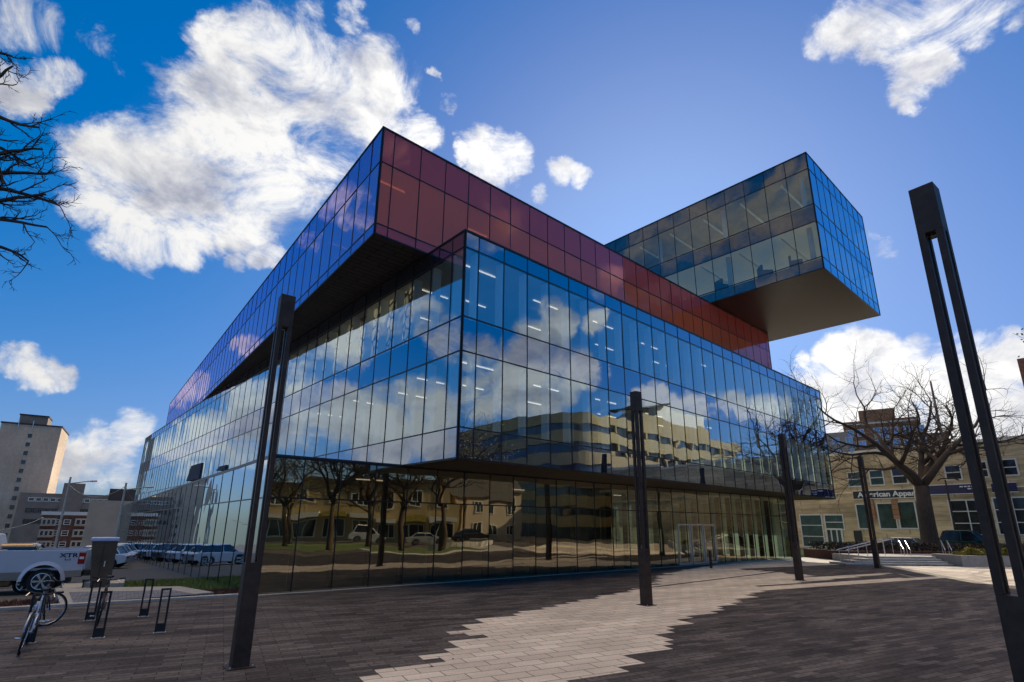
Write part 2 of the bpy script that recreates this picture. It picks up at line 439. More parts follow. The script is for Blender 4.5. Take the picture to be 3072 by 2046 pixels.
gz = lambda p: terrain(p.x, p.y) - .02
volume('G', ZG, {'r': 'glassG', 'l': 'glassGl'}, (1.08, 1.347), (1.72, 2.18), (0, 1), M['backing'], zfunL=gz, zfunR=lambda p: .03)
volume('A', ZA, ['glassAs', 'glassA', 'glassAs', 'glassA', 'glassAs'], (.70, 1.3237), (.829, 1.4915), (1, 3), M['backing'], finsmat=M['fin'])
volume('B', ZB, {'r': ['glassBs', 'glassB', 'glassBs'], 'l': ['glassBls', 'glassBl', 'glassBls']}, (.571, 1.3246), (1.045, 1.41), (1,), M['backingB'])
volume('C', ZC, {'r': ['glassCs', 'glassC', 'glassCs', 'glassC', 'glassCs'], 'l': ['glassCls', 'glassCl', 'glassCls', 'glassCl', 'glassCls']}, (1.3239, 1.3239), (1.475, 1.475), (1, 3), M['backingC'])
panes.sort(key=lambda p: -p[0])
for ar, q, mk in panes[:100]:
    m_ = MB(); m_.face(q); o = m_.build('glass_pane', M[mk], lib)
rest = MB(); keys = sorted({p[2] for p in panes})
for ar, q, mk in panes[100:]: rest.face(q, keys.index(mk))
rest.build('glass_panes', [M[k] for k in keys], lib, kind='stuff')

# slabs, soffits, roofs
plate('floor_slab', 'G', -.15, .005, M['core'], s0=.3, t0=.3, t1=26)
plate('ceiling', 'G', 4.10, 4.38, M['slab'], .3)
plate('roof_terrace', 'G', 4.384, 4.46, M['cap'], .0)
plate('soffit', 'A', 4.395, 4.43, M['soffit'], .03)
plate('floor_slab', 'A', 4.50, 5.50, M['core'])
plate('floor_slab', 'A', 8.45, 9.66, M['slab'])
plate('roof_slab', 'A', 12.68, 13.30, M['slab'])
plate('roof_slab', 'A', 13.305, 13.36, M['cap'], -.03)
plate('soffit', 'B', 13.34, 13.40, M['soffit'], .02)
plate('floor_slab', 'B', 13.45, 13.80, M['core'])
plate('roof_slab', 'B', 16.80, 18.35, M['slabB'])
plate('roof_slab', 'B', 18.36, 18.42, M['cap'], -.03)
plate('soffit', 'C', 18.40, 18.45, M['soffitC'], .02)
plate('floor_slab', 'C', 18.52, 19.20, M['core'])
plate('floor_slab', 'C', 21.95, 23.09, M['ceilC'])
plate('roof_slab', 'C', 26.0, 27.16, M['core'])
plate('roof_slab', 'C', 27.165, 27.22, M['cap'], -.03)
# inner cores
plate('inner_wall', 'G', .01, 4.08, M['core'], s0=2.6, s1=24, t0=7, t1=60)
plate('inner_wall', 'A', 5.51, 8.44, M['core'], s0=7, s1=24, t0=8, t1=66)
plate('inner_wall', 'A', 9.67, 12.66, M['core'], s0=7, s1=24, t0=8, t1=66)
plate('inner_wall', 'B', 13.81, 16.79, M['core'], s0=5, s1=31, t0=6, t1=64)
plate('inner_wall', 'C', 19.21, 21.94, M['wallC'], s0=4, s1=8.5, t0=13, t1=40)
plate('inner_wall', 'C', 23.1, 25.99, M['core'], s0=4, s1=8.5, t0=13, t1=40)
# pebble patterned wall behind the glass under the purple overhang
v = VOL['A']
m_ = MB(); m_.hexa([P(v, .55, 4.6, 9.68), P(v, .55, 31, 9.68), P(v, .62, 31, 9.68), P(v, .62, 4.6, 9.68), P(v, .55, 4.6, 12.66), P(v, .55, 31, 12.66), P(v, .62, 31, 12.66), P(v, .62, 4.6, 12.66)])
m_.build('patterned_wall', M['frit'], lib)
# sheer blinds at the right hand end, sunlit from behind
def transl(name, col):
    m, nt, out = newmat(name); a = N(nt, 'ShaderNodeBsdfTranslucent'); setin(a, 'Color', (*col, 1)); b = N(nt, 'ShaderNodeBsdfDiffuse'); setin(b, 'Color', (*col, 1))
    x = N(nt, 'ShaderNodeMixShader'); setin(x, 0, .35); L(nt, a.outputs[0], x.inputs[1]); L(nt, b.outputs[0], x.inputs[2]); L(nt, x.outputs[0], out.inputs[0]); return m
M['blind'] = transl('sheer_blind', (.88, .98, .86))
for vn, z0, z1, sx, tt in (('A', 5.55, 8.40, 36.9, 22), ('A', 9.70, 12.60, 36.9, 22), ('G', .05, 4.05, 36.7, 18)):
    t = .7
    while t < tt:
        w_ = random.uniform(.75, 1.15); a_, b_ = P(VOL[vn], sx, t, 0), P(VOL[vn], sx, t + w_, 0)
        m_ = MB(); m_.face([(a_.x, a_.y, z0), (b_.x, b_.y, z0), (b_.x, b_.y, z1), (a_.x, a_.y, z1)]); m_.build('blind', M['blind'], lib); t += w_ + random.uniform(.35, .6)
# open vents in the left facade
def on_face(fc, u, vv):
    v_ = VOL[fc[0]]; n = v_['n' + fc[1]]; d = ray(u, vv); return O + d * ((v_['o'] - O).dot(n) / d.dot(n))
for (ua, va, ub, vb) in ((577, 1398, 600, 1437), (662, 1400, 680, 1408)):
    a_ = on_face('Al', ua, va); b_ = on_face('Al', ub, vb); n_ = VOL['A']['nl']
    z0, z1 = min(a_.z, b_.z), max(a_.z, b_.z)
    MB().hexa([(a_.x, a_.y, z0), (b_.x, b_.y, z0), (b_.x + n_.x * .1, b_.y + n_.y * .1, z0), (a_.x + n_.x * .3, a_.y + n_.y * .3, z0), (a_.x, a_.y, z1), (b_.x, b_.y, z1), (b_.x + n_.x * .1, b_.y + n_.y * .1, z1), (a_.x + n_.x * .1, a_.y + n_.y * .1, z1)]).build('open_vent', M['backing'], lib)
# columns
def column(vn, s, t, z0, z1, r=.22):
    p = P(VOL[vn], s, t, 0)
    MB().tube([(p.x, p.y, z0), (p.x, p.y, z1)], r, 14).build('column', M['column'], lib, smooth=False)
for s in (1.6, 7.2, 12.8, 18.4, 24, 29.6): column('G', s, 1.6, .01, 4.09)
fm2 = MB()
for k in range(26):
    c = P(VOL['G'], 1.08 + 1.347 * k, .28, 0); fm2.box((c.x, c.y, 2.05), (.07, .30, 4.05), R(VOL['G']['r']))
fm2.build('glazing_fins', M['frame'], lib)
for s in (2.2, 9.4, 16.6, 23.8, 31): 
    column('A', s, 3.2, 5.51, 8.44); column('A', s, 3.2, 9.67, 12.67)
for t in (10, 17, 24): column('A', 2.6, t, 5.51, 8.44)
for t in (.75, 6.5, 12.2, 18, 24):
    for z0, z1 in ((19.21, 21.94), (23.1, 25.99)):
        column('C', .8, t, z0, z1, .17); column('C', 11.1, t, z0, z1, .17)
column('C', 4.5, 1.0, 19.21, 21.94, .17)
# ceiling beams in the top box
for t in range(2, 40, 3):
    p0 = P(VOL['C'], .5, t, 25.8); p1 = P(VOL['C'], 11.4, t, 25.8)
    if t < 30:
        MB().tube([p0, p1], .09, 4).build('ceiling_beam', M['fin'], lib)
        q0 = P(VOL['C'], .5, t + .5, 21.8); q1 = P(VOL['C'], 11.4, t + .5, 21.8)
        MB().tube([q0, q1], .06, 4).build('ceiling_beam', M['fin'], lib)
# strip lights under ceilings
st0 = MB().box((0, 0, 0), (1.25, .045, .04)).build('ceiling_light', M['strip'], lib)
first = True
def strip(vn, s, t, z, a=0, l=1):
    global first
    p = P(VOL[vn], s, t, z)
    o = st0 if first else st0.copy()
    if not first: C.objects.link(o); o.parent = lib
    first = False
    o.location = p; o.rotation_euler = (0, 0, R(VOL[vn]['r'] + a)); o.scale = (l, 1, 1)
for z in (8.41, 12.64):
    for s, t in ((1.8, 1.3), (3.6, 4.2), (6.4, 1.9), (8.6, 4.6), (10.6, 1.7), (13.6, 4.0), (15.4, 2.0), (19, 3.6), (21.6, 1.8), (1.6, 4.6), (2.6, 7.6), (1.5, 10.8), (1.6, 15.5)):
        strip('A', s, t, z, l=1.35)
for s, t in ((1.2, 1.3), (6.4, 1.8), (1.4, 4.5), (1.3, 8)): strip('B', s, t, 16.76)
for s, t in ((5, 3.4), (14, 3.8), (22, 3.4)): strip('G', s, t, 4.06)

# furniture of the top box: armchairs and low tables seen from below
def armchair(s, t, z, rz, nm='armchair'):
    p = P(VOL['C'], s, t, z)
    b = thing(nm, 'dark armchair behind the glass of the jutting top box', 'armchair', p, rz, 'dark armchairs in the top glass box')
    MB().box((0, 0, .28), (.8, .8, .36)).build('seat', M['chair'], b, bevel=.05)
    MB().box((0, .36, .72), (.8, .16, .75)).build('backrest', M['chair'], b, bevel=.05)
    for sx in (-.37, .37): MB().box((sx, 0, .5), (.14, .8, .35)).build('armrest', M['chair'], b, bevel=.04)
M['chair'] = pmat('charcoal_upholstery', (.035, .036, .042), .8, 0, .2)
for i, (s, t) in enumerate(((.95, 1.9), (.95, 4.0), (.95, 7.2), (.95, 11.2), (.95, 12.9))): armchair(s, t, 19.21, R(60 + 25 * i))
# entrance doors + small decals on the ground floor glass
v = VOL['G']
for s in (23.0, 24.35, 25.7):
    m_ = MB()
    for a, b, z0, z1 in ((0, .07, .04, 2.35), (1.2, 1.27, .04, 2.35), (.07, 1.2, 2.27, 2.35), (.07, 1.2, .04, .14)):
        m_.hexa([P(v, s + a, -.06, z0), P(v, s + b, -.06, z0), P(v, s + b, -.01, z0), P(v, s + a, -.01, z0), P(v, s + a, -.06, z1), P(v, s + b, -.06, z1), P(v, s + b, -.01, z1), P(v, s + a, -.01, z1)])
    d_ = m_.build('door', M['steel'], lib)
    h_ = MB().tube([P(v, s + 1.1, -.1, .8), P(v, s + 1.1, -.1, 1.5)], .02, 6).build('handle', M['steel'], d_)
def decal(s, z, rad, col, nm, ring):
    m_ = MB()
    for k in range(14 if ring else 9):
        a = k * 2 * PI / (14 if ring else 9); rr = rad * (.55 + .45 * (k % 2))
        c = P(v, s + math.cos(a) * rr, -.035, z + math.sin(a) * rr * 1.3)
        m_.face([c + v['dr'] * (.055 * math.cos(w)) + Vector((0, 0, .055 * math.sin(w))) for w in [i * PI / 3 for i in range(6)]])
    m_.build(nm, pmat(nm + '_film', col, .7), lib)
decal(28.9, 2.0, .30, (.55, .36, .05), 'window_decal', 0)
decal(30.2, 2.05, .36, (.60, .25, .22), 'window_decal', 1)

# ------------------------------------------------------------------ sky, clouds, sun
SUN_EL = R(22.5); SUN_AZ = R(73.3)      # angle from +x
w = bpy.data.worlds.new('World'); sc.world = w; w.use_nodes = True
nt = w.node_tree; nt.nodes.clear()
wo = nt.nodes.new('ShaderNodeOutputWorld')
bg = N(nt, 'ShaderNodeBackground'); setin(bg, 'Strength', .158)
sky = N(nt, 'ShaderNodeTexSky'); sky.sky_type = 'NISHITA'; sky.sun_disc = False
sky.sun_elevation = SUN_EL; sky.sun_rotation = PI / 2 - SUN_AZ; sky.air_density = 1.0; sky.dust_density = 1.1; sky.ozone_density = 2.5
hs = N(nt, 'ShaderNodeHueSaturation'); setin(hs, 'Saturation', 1.32); setin(hs, 'Value', 1.0); L(nt, sky.outputs[0], hs.inputs['Color'])
gm = N(nt, 'ShaderNodeMix', data_type='RGBA', blend_type='MULTIPLY'); setin(gm, 0, 1.0); gm.inputs[7].default_value = (.90, .935, 1.12, 1)
L(nt, hs.outputs[0], gm.inputs[6])
cm1 = N(nt, 'ShaderNodeVectorMath', operation='MULTIPLY_ADD'); L(nt, gm.outputs[2], cm1.inputs[0]); cm1.inputs[1].default_value = (.46, .31, .17); cm1.inputs[2].default_value = (1, 1, 1)
cm2 = N(nt, 'ShaderNodeVectorMath', operation='DIVIDE'); L(nt, gm.outputs[2], cm2.inputs[0]); L(nt, cm1.outputs[0], cm2.inputs[1])
cm3 = N(nt, 'ShaderNodeHueSaturation'); setin(cm3, 'Saturation', 1.22); setin(cm3, 'Value', 1.42); L(nt, cm2.outputs[0], cm3.inputs['Color'])
tc = N(nt, 'ShaderNodeTexCoord')
sx = N(nt, 'ShaderNodeSeparateXYZ'); L(nt, tc.outputs['Generated'], sx.inputs[0])
zz = N(nt, 'ShaderNodeMath', operation='ADD'); L(nt, sx.outputs[2], zz.inputs[0]); setin(zz, 1, .32)
zm = N(nt, 'ShaderNodeMath', operation='MAXIMUM'); L(nt, zz.outputs[0], zm.inputs[0]); setin(zm, 1, .05)
dx = N(nt, 'ShaderNodeMath', operation='DIVIDE'); L(nt, sx.outputs[0], dx.inputs[0]); L(nt, zm.outputs[0], dx.inputs[1])
dy = N(nt, 'ShaderNodeMath', operation='DIVIDE'); L(nt, sx.outputs[1], dy.inputs[0]); L(nt, zm.outputs[0], dy.inputs[1])
cb = N(nt, 'ShaderNodeCombineXYZ'); L(nt, dx.outputs[0], cb.inputs[0]); L(nt, dy.outputs[0], cb.inputs[1]); setin(cb, 'Z', .37)
cv = N(nt, 'ShaderNodeMapping'); setin(cv, 'Scale', (1.0, 1.0, 1.5)); L(nt, tc.outputs['Generated'], cv.inputs[0])
n1 = N(nt, 'ShaderNodeTexNoise'); setin(n1, 'Scale', 7.0); setin(n1, 'Detail', 10); setin(n1, 'Roughness', .68); setin(n1, 'Distortion', .55); L(nt, cv.outputs[0], n1.inputs['Vector'])
n2 = N(nt, 'ShaderNodeTexNoise'); setin(n2, 'Scale', 9.0); setin(n2, 'Detail', 7); setin(n2, 'Roughness', .6); setin(n2, 'Distortion', .3); L(nt, cv.outputs[0], n2.inputs['Vector'])
def refl(face, u, v):
    d = ray(u, v).normalized(); n = VOL[face[0]]['n' + face[1]]
    return d - n * (2 * d.dot(n))
K = 3072 / 2355
blobs = []
def bl(lst, face=None):
    for (x, y, r, *wt) in lst:
        u, vv = x * K, y * K
        d = refl(face, u, vv) if face else ray(u, vv).normalized()
        dd = ray(u + r * K, vv).normalized().angle(ray(u, vv).normalized()); d2 = ray(u, vv + r * K).normalized().angle(ray(u, vv).normalized())
        blobs.append((d, (dd + d2) / 2 * 1.15, wt[0] if wt else 1.0))
bl([(540, 140, 90, 1.2), (520, 210, 80, 1.2), (500, 290, 80, 1.15), (620, 110, 85, 1.0), (720, 160, 95), (830, 230, 125), (900, 300, 85), (740, 300, 120), (610, 250, 95), (500, 330, 120), (640, 400, 130), (400, 400, 110), (290, 400, 105),
    (230, 370, 70), (330, 510, 115), (500, 230, 105, .95), (560, 350, 140), (480, 340, 110), (700, 220, 110), (200, 470, 60), (420, 560, 70), (440, 500, 100), (340, 590, 55, .9), (560, 500, 80), (960, 300, 45), (620, 585, 38, .75), (560, 600, 25, .6),
    (1120, 370, 62), (1175, 375, 48), (1060, 360, 30), (1285, 410, 38, 1.05), (1330, 412, 30, .95), (1232, 462, 22, .7), (50, 215, 62), (130, 180, 58), (215, 90, 50, .6), (50, 40, 80, .6),
    (240, 150, 40, .42), (400, 190, 50, .45), (350, 150, 40, .4), (1038, 240, 24, .7), (955, 70, 24, .7), (820, 25, 40, .6), (700, 40, 60, .6), (1000, 172, 14, .6),
    (1990, 20, 75), (2060, 60, 90), (2150, 40, 80), (2110, 140, 78, 1.1), (2090, 210, 55, 1.1), (2250, 5, 80), (2095, 262, 32, .95), (1920, 40, 50, .7), (2330, 15, 50, .8),
    (50, 858, 50, .85), (120, 864, 36, .75), (10, 850, 40, .8), (160, 1050, 60), (240, 1030, 70), (300, 1010, 55), (200, 1100, 50, .8), (285, 1100, 50, .8),
    (1940, 830, 60, 1.15), (2010, 815, 66, 1.2), (2080, 870, 95, 1.2), (1940, 920, 105, 1.2), (2180, 900, 115, 1.2), (2040, 980, 115, 1.2), (2280, 860, 110, 1.2), (2350, 850, 90, 1.2), (2270, 960, 115, 1.2), (2180, 1010, 100, 1.2),
    (1850, 830, 16, .6), (2330, 930, 110), (1990, 1000, 90), (2100, 800, 50, .8), (2330, 780, 40, .8), (2330, 1000, 90), (2030, 565, 34, .6), (2010, 545, 20, .5)])
bl([(1010, 960, 85), (940, 960, 85), (860, 970, 85), (770, 950, 75), (700, 930, 65), (660, 985, 60), (1020, 1030, 60), (900, 1040, 60), (800, 740, 50, .75), (770, 800, 65, .9), (700, 840, 60, .85),
    (900, 740, 55, .8), (980, 720, 45, .8), (1040, 780, 50, .7), (560, 960, 55, .9), (480, 1000, 55), (420, 1030, 45), (540, 900, 50, .7), (600, 930, 60), (450, 1080, 30, .8), (560, 1045, 50, .8), (380, 1050, 30, .6)], 'Al')
bl([(430, 915, 30, .8), (570, 815, 34, .9), (800, 480, 60, .6), (720, 560, 50, .5)], 'Bl')
bl([(1285, 730, 60), (1250, 800, 62), (1340, 850, 48), (1190, 890, 85), (1100, 800, 55, .8), (1285, 900, 50), (1395, 740, 34, .8), (1120, 910, 60), (1385, 945, 26, .6), (1530, 940, 48), (1600, 930, 40, .9), (1690, 945, 45),
    (1760, 960, 50), (1480, 935, 30)], 'Ar')
bl([(900, 340, 40, .5), (1410, 640, 45, .8), (1150, 500, 60, .4)], 'Br')
bl([(1500, 560, 70, .7), (1850, 560, 90, .8), (1550, 640, 70, .7), (1750, 640, 80, .7), (1850, 460, 80, .7), (1600, 520, 90, .8), (1700, 480, 90, .8), (1800, 430, 80, .8), (1650, 600, 70, .6), (1780, 540, 80, .6)], 'Cl')
wn = N(nt, 'ShaderNodeTexNoise'); setin(wn, 'Scale', 6.5); setin(wn, 'Detail', 6); setin(wn, 'Roughness', .6); L(nt, tc.outputs['Generated'], wn.inputs['Vector'])
w1 = N(nt, 'ShaderNodeVectorMath', operation='MULTIPLY_ADD'); L(nt, wn.outputs['Color'], w1.inputs[0]); w1.inputs[1].default_value = (.13, .13, .11); w1.inputs[2].default_value = (-.065, -.065, -.055)
w2 = N(nt, 'ShaderNodeVectorMath', operation='ADD'); L(nt, tc.outputs['Generated'], w2.inputs[0]); L(nt, w1.outputs[0], w2.inputs[1])
w3 = N(nt, 'ShaderNodeVectorMath', operation='NORMALIZE'); L(nt, w2.outputs[0], w3.inputs[0])
acc = None
for d, r_, wt in blobs:
    dp = N(nt, 'ShaderNodeVectorMath', operation='DOT_PRODUCT'); L(nt, w3.outputs[0], dp.inputs[0]); dp.inputs[1].default_value = d
    mr = N(nt, 'ShaderNodeMapRange'); mr.interpolation_type = 'SMOOTHSTEP'
    setin(mr, 'From Min', math.cos(r_ * 1.25)); setin(mr, 'From Max', math.cos(r_ * .1)); setin(mr, 'To Max', wt); L(nt, dp.outputs['Value'], mr.inputs[0])
    if acc is None: acc = mr.outputs[0]
    else:
        mx = N(nt, 'ShaderNodeMath', operation='MAXIMUM'); L(nt, acc, mx.inputs[0]); L(nt, mr.outputs[0], mx.inputs[1]); acc = mx.outputs[0]
# density = mask + noise
na = N(nt, 'ShaderNodeMath', operation='MULTIPLY_ADD'); L(nt, n1.outputs[0], na.inputs[0]); setin(na, 1, 3.5); setin(na, 2, -1.68)
ad = N(nt, 'ShaderNodeMath', operation='ADD'); L(nt, acc, ad.inputs[0]); L(nt, na.outputs[0], ad.inputs[1])
den = N(nt, 'ShaderNodeMapRange'); den.interpolation_type = 'SMOOTHSTEP'; setin(den, 'From Min', .26); setin(den, 'From Max', 1.20); L(nt, ad.outputs[0], den.inputs[0])
gate = N(nt, 'ShaderNodeMapRange'); setin(gate, 'From Min', .02); setin(gate, 'From Max', .40); L(nt, acc, gate.inputs[0])
dm = N(nt, 'ShaderNodeMath', operation='MULTIPLY'); L(nt, den.outputs[0], dm.inputs[0]); L(nt, gate.outputs[0], dm.inputs[1])
# cloud brightness: thin edges bright, thick parts greyer, brighter toward the sun
sdir = Vector((math.cos(SUN_AZ) * math.cos(SUN_EL), math.sin(SUN_AZ) * math.cos(SUN_EL), math.sin(SUN_EL)))
sd = N(nt, 'ShaderNodeVectorMath', operation='DOT_PRODUCT'); L(nt, tc.outputs['Generated'], sd.inputs[0]); sd.inputs[1].default_value = sdir
sb = N(nt, 'ShaderNodeMapRange'); setin(sb, 'From Min', -.2); setin(sb, 'From Max', .95); setin(sb, 'To Min', .44); setin(sb, 'To Max', 1.10); L(nt, sd.outputs['Value'], sb.inputs[0])
th = N(nt, 'ShaderNodeMapRange'); setin(th, 'From Min', .44); setin(th, 'From Max', .68); setin(th, 'To Min', 1.0); setin(th, 'To Max', 0.0); L(nt, n2.outputs[0], th.inputs[0])
cc = N(nt, 'ShaderNodeMix', data_type='RGBA'); cc.inputs[6].default_value = (2.7, 2.85, 3.5, 1); cc.inputs[7].default_value = (6.3, 6.25, 6.15, 1)
L(nt, th.outputs[0], cc.inputs[0])
cs = N(nt, 'ShaderNodeVectorMath', operation='SCALE'); L(nt, cc.outputs[2], cs.inputs[0]); L(nt, sb.outputs[0], cs.inputs['Scale'])
fm = N(nt, 'ShaderNodeMix', data_type='RGBA'); L(nt, dm.outputs[0], fm.inputs[0]); L(nt, cm3.outputs[0], fm.inputs[6]); L(nt, cs.outputs[0], fm.inputs[7])
# added bright patch overhead, out of view, warm fill light for shaded ground
zenith_fill = N(nt, 'ShaderNodeMapRange'); zenith_fill.interpolation_type = 'SMOOTHSTEP'; setin(zenith_fill, 'From Min', .86); setin(zenith_fill, 'From Max', .95); L(nt, sx.outputs[2], zenith_fill.inputs[0])
zmx = N(nt, 'ShaderNodeMix', data_type='RGBA'); L(nt, zenith_fill.outputs[0], zmx.inputs[0]); L(nt, fm.outputs[2], zmx.inputs[6]); zmx.inputs[7].default_value = (19.5, 15.3, 10.4, 1)
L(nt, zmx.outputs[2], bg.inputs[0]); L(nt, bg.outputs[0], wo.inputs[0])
sun = bpy.data.objects.new('sun', bpy.data.lights.new('sun', 'SUN')); C.objects.link(sun)
sun.data.energy = 5.0; sun.data.angle = R(.5); sun.data.color = (1, .90, .74)
sun.rotation_euler = sdir.to_track_quat('Z', 'Y').to_euler()
sun.location = (30, 60, 60)

# ------------------------------------------------------------------ ground
mb = MB()
xs = [-1500, -700, -400, -300] + list(range(-240, 121, 8)) + [160, 240, 400, 800, 1500]
ys = [-900, -300, -100, -60] + list(range(-40, 260, 8)) + [300, 400, 700, 1500]
idx = {}
for i, x in enumerate(xs):
    for j, y in enumerate(ys):
        idx[i, j] = len(mb.v); mb.v.append((x, y, terrain(x, y) - .02))
for i in range(len(xs) - 1):
    for j in range(len(ys) - 1):
        mb.f.append([idx[i, j], idx[i + 1, j], idx[i + 1, j + 1], idx[i, j + 1]]); mb.m.append(0)
mb.build('ground', M['ground'], kind='structure', smooth=True)
def sheet(name, poly, z, mat, kind='structure', follow=False):
    me = MB(); me.face([(p[0], p[1], (terrain(p[0], p[1]) if follow else 0) + z) for p in poly]); return me.build(name, mat, kind=kind)
k0 = Vector((-12.9, 14.56, 0)); k1 = Vector((-8.25, 17.75, 0)); kd = (k1 - k0).normalized(); kn = Vector((-kd.y, kd.x, 0))
kA = k0 - kd * 14
sheet('plaza_paving', [(-14, -6), (46, -6), (46, 34), (29.8, 34), (29, 36.7), (20, 33.6), (18.5, 42), (-8.0, 18.1), (k1.x, k1.y), (kA.x, kA.y), (-26, 2)], .004, M['darkpave'])
e = Vector((math.cos(ROW), math.sin(ROW), 0)); nn = Vector((-e.y, e.x, 0))
sc_ = 1.4 / 1.3
LP = [(-3.2, 4.0), (-2.4, 6.2), (-1.84, 8.03), (-1.45, 8.9), (-1.12, 9.91), (-.8, 10.94), (-1.0, 11.4), (-.8, 12.1), (-.22, 13.39), (.74, 14.34), (2.4, 16.6), (4.33, 19.14), (5.2, 20.54), (7.08, 25.3), (9, 28), (14, 34)]
RP = [(-1.2, 2.6), (.0, 5.6), (1.14, 8.17), (1.43, 8.55), (2.05, 9.42), (2.86, 10.5), (3.5, 12.2), (4.0, 13.3), (5.65, 15.16), (6.89, 16.86), (8.4, 19.0), (8.9, 20.4), (9.3, 22.3), (13.5, 24.7), (19.0, 27.2), (30, 30.5)]
def st(lst): return sorted(((Vector((x * sc_, y * sc_, 0)).dot(nn), Vector((x * sc_, y * sc_, 0)).dot(e)) for x, y in lst))
def interp(lst, t):
    if t <= lst[0][0]: return lst[0][1]
    for a, b in zip(lst, lst[1:]):
        if t <= b[0]: return a[1] + (b[1] - a[1]) * (t - a[0]) / (b[0] - a[0] + 1e-9)
    return lst[-1][1]
LS, RS = st(LP), st(RP)
mb = MB(); t = 2.0; rw = .30; i = 0
while t < 27:
    a = interp(LS, t + rw / 2); b = interp(RS, t + rw / 2)
    j1 = random.choice((-.3, -.3, 0, .3)); j2 = random.choice((-.3, 0, .3, .3))
    a = round((a + j1) / .3) * .3; b = round((b + j2) / .3) * .3
    if t > 21.5: b = 40
    q = [e * a + nn * t, e * b + nn * t, e * b + nn * (t + rw), e * a + nn * (t + rw)]
    # stay in front of the library wall
    mb.face([(p.x, p.y, .009) for p in q]); t += rw; i += 1
mb.build('light_path', M['lightpave'], kind='structure')
sheet('pale_paving', [(46, 20), (46, 34.1), (22.6, 34.1), (19.7, 24.0), (24, 20)], .0125, M['lightpave'])
# metal drain line across the light path
p0, p1 = gnd(1960, 1762), gnd(2310, 1719)
dv = (p1 - p0).normalized()
MB().box(((p0.x + p1.x) / 2, (p0.y + p1.y) / 2, .013), ((p1 - p0).length + 6, .14, .006), math.atan2(dv.y, dv.x)).build('drain_channel', M['post'], kind='structure')
# base strip under the ground floor glass
vG = VOL['G']
MB().hexa([P(vG, .0, -.30, .0), P(vG, 37, -.30, .0), P(vG, 37, -.07, .0), P(vG, .0, -.07, .0), P(vG, .0, -.30, .016), P(vG, 37, -.30, .016), P(vG, 37, -.07, .016), P(vG, .0, -.07, .016)]).build('base_strip', M['kerb'], kind='structure')
# kerb and bed on the left
c_ = (kA + k1) / 2
MB().box((c_.x + kn.x * .1, c_.y + kn.y * .1, .02), ((k1 - kA).length, .2, .10), math.atan2(kd.y, kd.x)).build('kerb', M['kerb'], kind='structure', bevel=.01)
def off(s, t): return k0 + kd * s + kn * t
def strip_poly(s0, s1, t0, t1): return [off(s0, t0), off(s1, t0), off(s1, t1), off(s0, t1)]
def folsheet(name, s0, s1, t0, t1, z, mat, nx=12, ny=10, kind='structure', rough=0.0):
    m_ = MB(); g = {}
    for i in range(nx + 1):
        for j in range(ny + 1):
            p = off(s0 + (s1 - s0) * i / nx, t0 + (t1 - t0) * j / ny)
            g[i, j] = len(m_.v); m_.v.append((p.x, p.y, terrain(p.x, p.y) + z + (rough * noise.noise(p * 2.2) if 0 < i < nx and 0 < j < ny else 0)))
    for i in range(nx):
        for j in range(ny): m_.f.append([g[i, j], g[i + 1, j], g[i + 1, j + 1], g[i, j + 1]]); m_.m.append(0)
    return m_.build(name, mat, kind=kind, smooth=True)
folsheet('soil_bed', -12, 6.2, .2, 3.4, .02, M['soil'], 70, 20, rough=.05)
folsheet('lawn', 1.5, 12, 3.4, 10.5, .03, M['lawn'], 20, 16)
folsheet('street', -60, 60, 10.6, 24, .0, M['asphalt'], 30, 10)
folsheet('lawn', 12, 70, -2.4, 10.5, -.0, M['lawn'], 40, 10).name = 'lawn'
cq = [gnd(162, 1777, -.08), gnd(540, 1771, -.08), gnd(640, 1790, -.08), gnd(178, 1824, -.05)]
cz_ = [.075] * 4
m_ = MB(); low = [(p.x, p.y, -.2) for p in cq]; hi = [(p.x, p.y, .055) for p in cq]
m_.hexa([low[3], low[2], low[1], low[0], hi[3], hi[2], hi[1], hi[0]]); m_.build('footpath', M['concrete'], kind='structure', bevel=.01)
M['paver_grey'] = brickmat('blue_grey_paver', (.15, .155, .175), (.24, .24, .26), (.06, .06, .06), .2, .1, .008, rz=R(35), noise_amt=.25)
iq = [gnd(205, 1782, .0), gnd(520, 1776, .0), gnd(590, 1789, .0), gnd(218, 1816, .0)]
m_ = MB(); m_.face([(p.x, p.y, .060) for p in iq[::-1]]); m_.build('paver_inset', M['paver_grey'], kind='structure')
# grass tufts (stuff)
def tufts(name, fn, n, h, mat, spread=.05):
    m_ = MB()
    for i in range(n):
        x, y, z = fn()
        a = random.random() * 2 * PI; hh = h * random.uniform(.5, 1.3); l = random.uniform(-.4, .4) * hh; l2 = random.uniform(-.4, .4) * hh
        dx_, dy_ = math.cos(a) * .014, math.sin(a) * .014
        m_.face([(x - dx_, y - dy_, z), (x + dx_, y + dy_, z), (x + l, y + l2, z + hh)])
    return m_.build(name, mat, kind='stuff')
def f1():
    p = off(random.uniform(1.6, 12), random.uniform(3.4, 10.4)); return p.x, p.y, terrain(p.x, p.y) + .02
g_ = tufts('grass', f1, 16000, .11, M['grass']); tag(g_, 'short green grass of the verge between the footpath and the street', 'grass')
def f2():
    p = off(random.uniform(-9, 6), random.uniform(.25, 3.2)); return p.x, p.y, terrain(p.x, p.y) + .03
M['leaf'] = pmat('dead_leaves', (.05, .022, .012), .85, 0, .5, 5, col2=(.20, .075, .04))
g_ = tufts('ground_cover', f2, 9000, .10, M['leaf']); tag(g_, 'low reddish brown ground cover in the planting bed behind the kerb', 'ground cover')
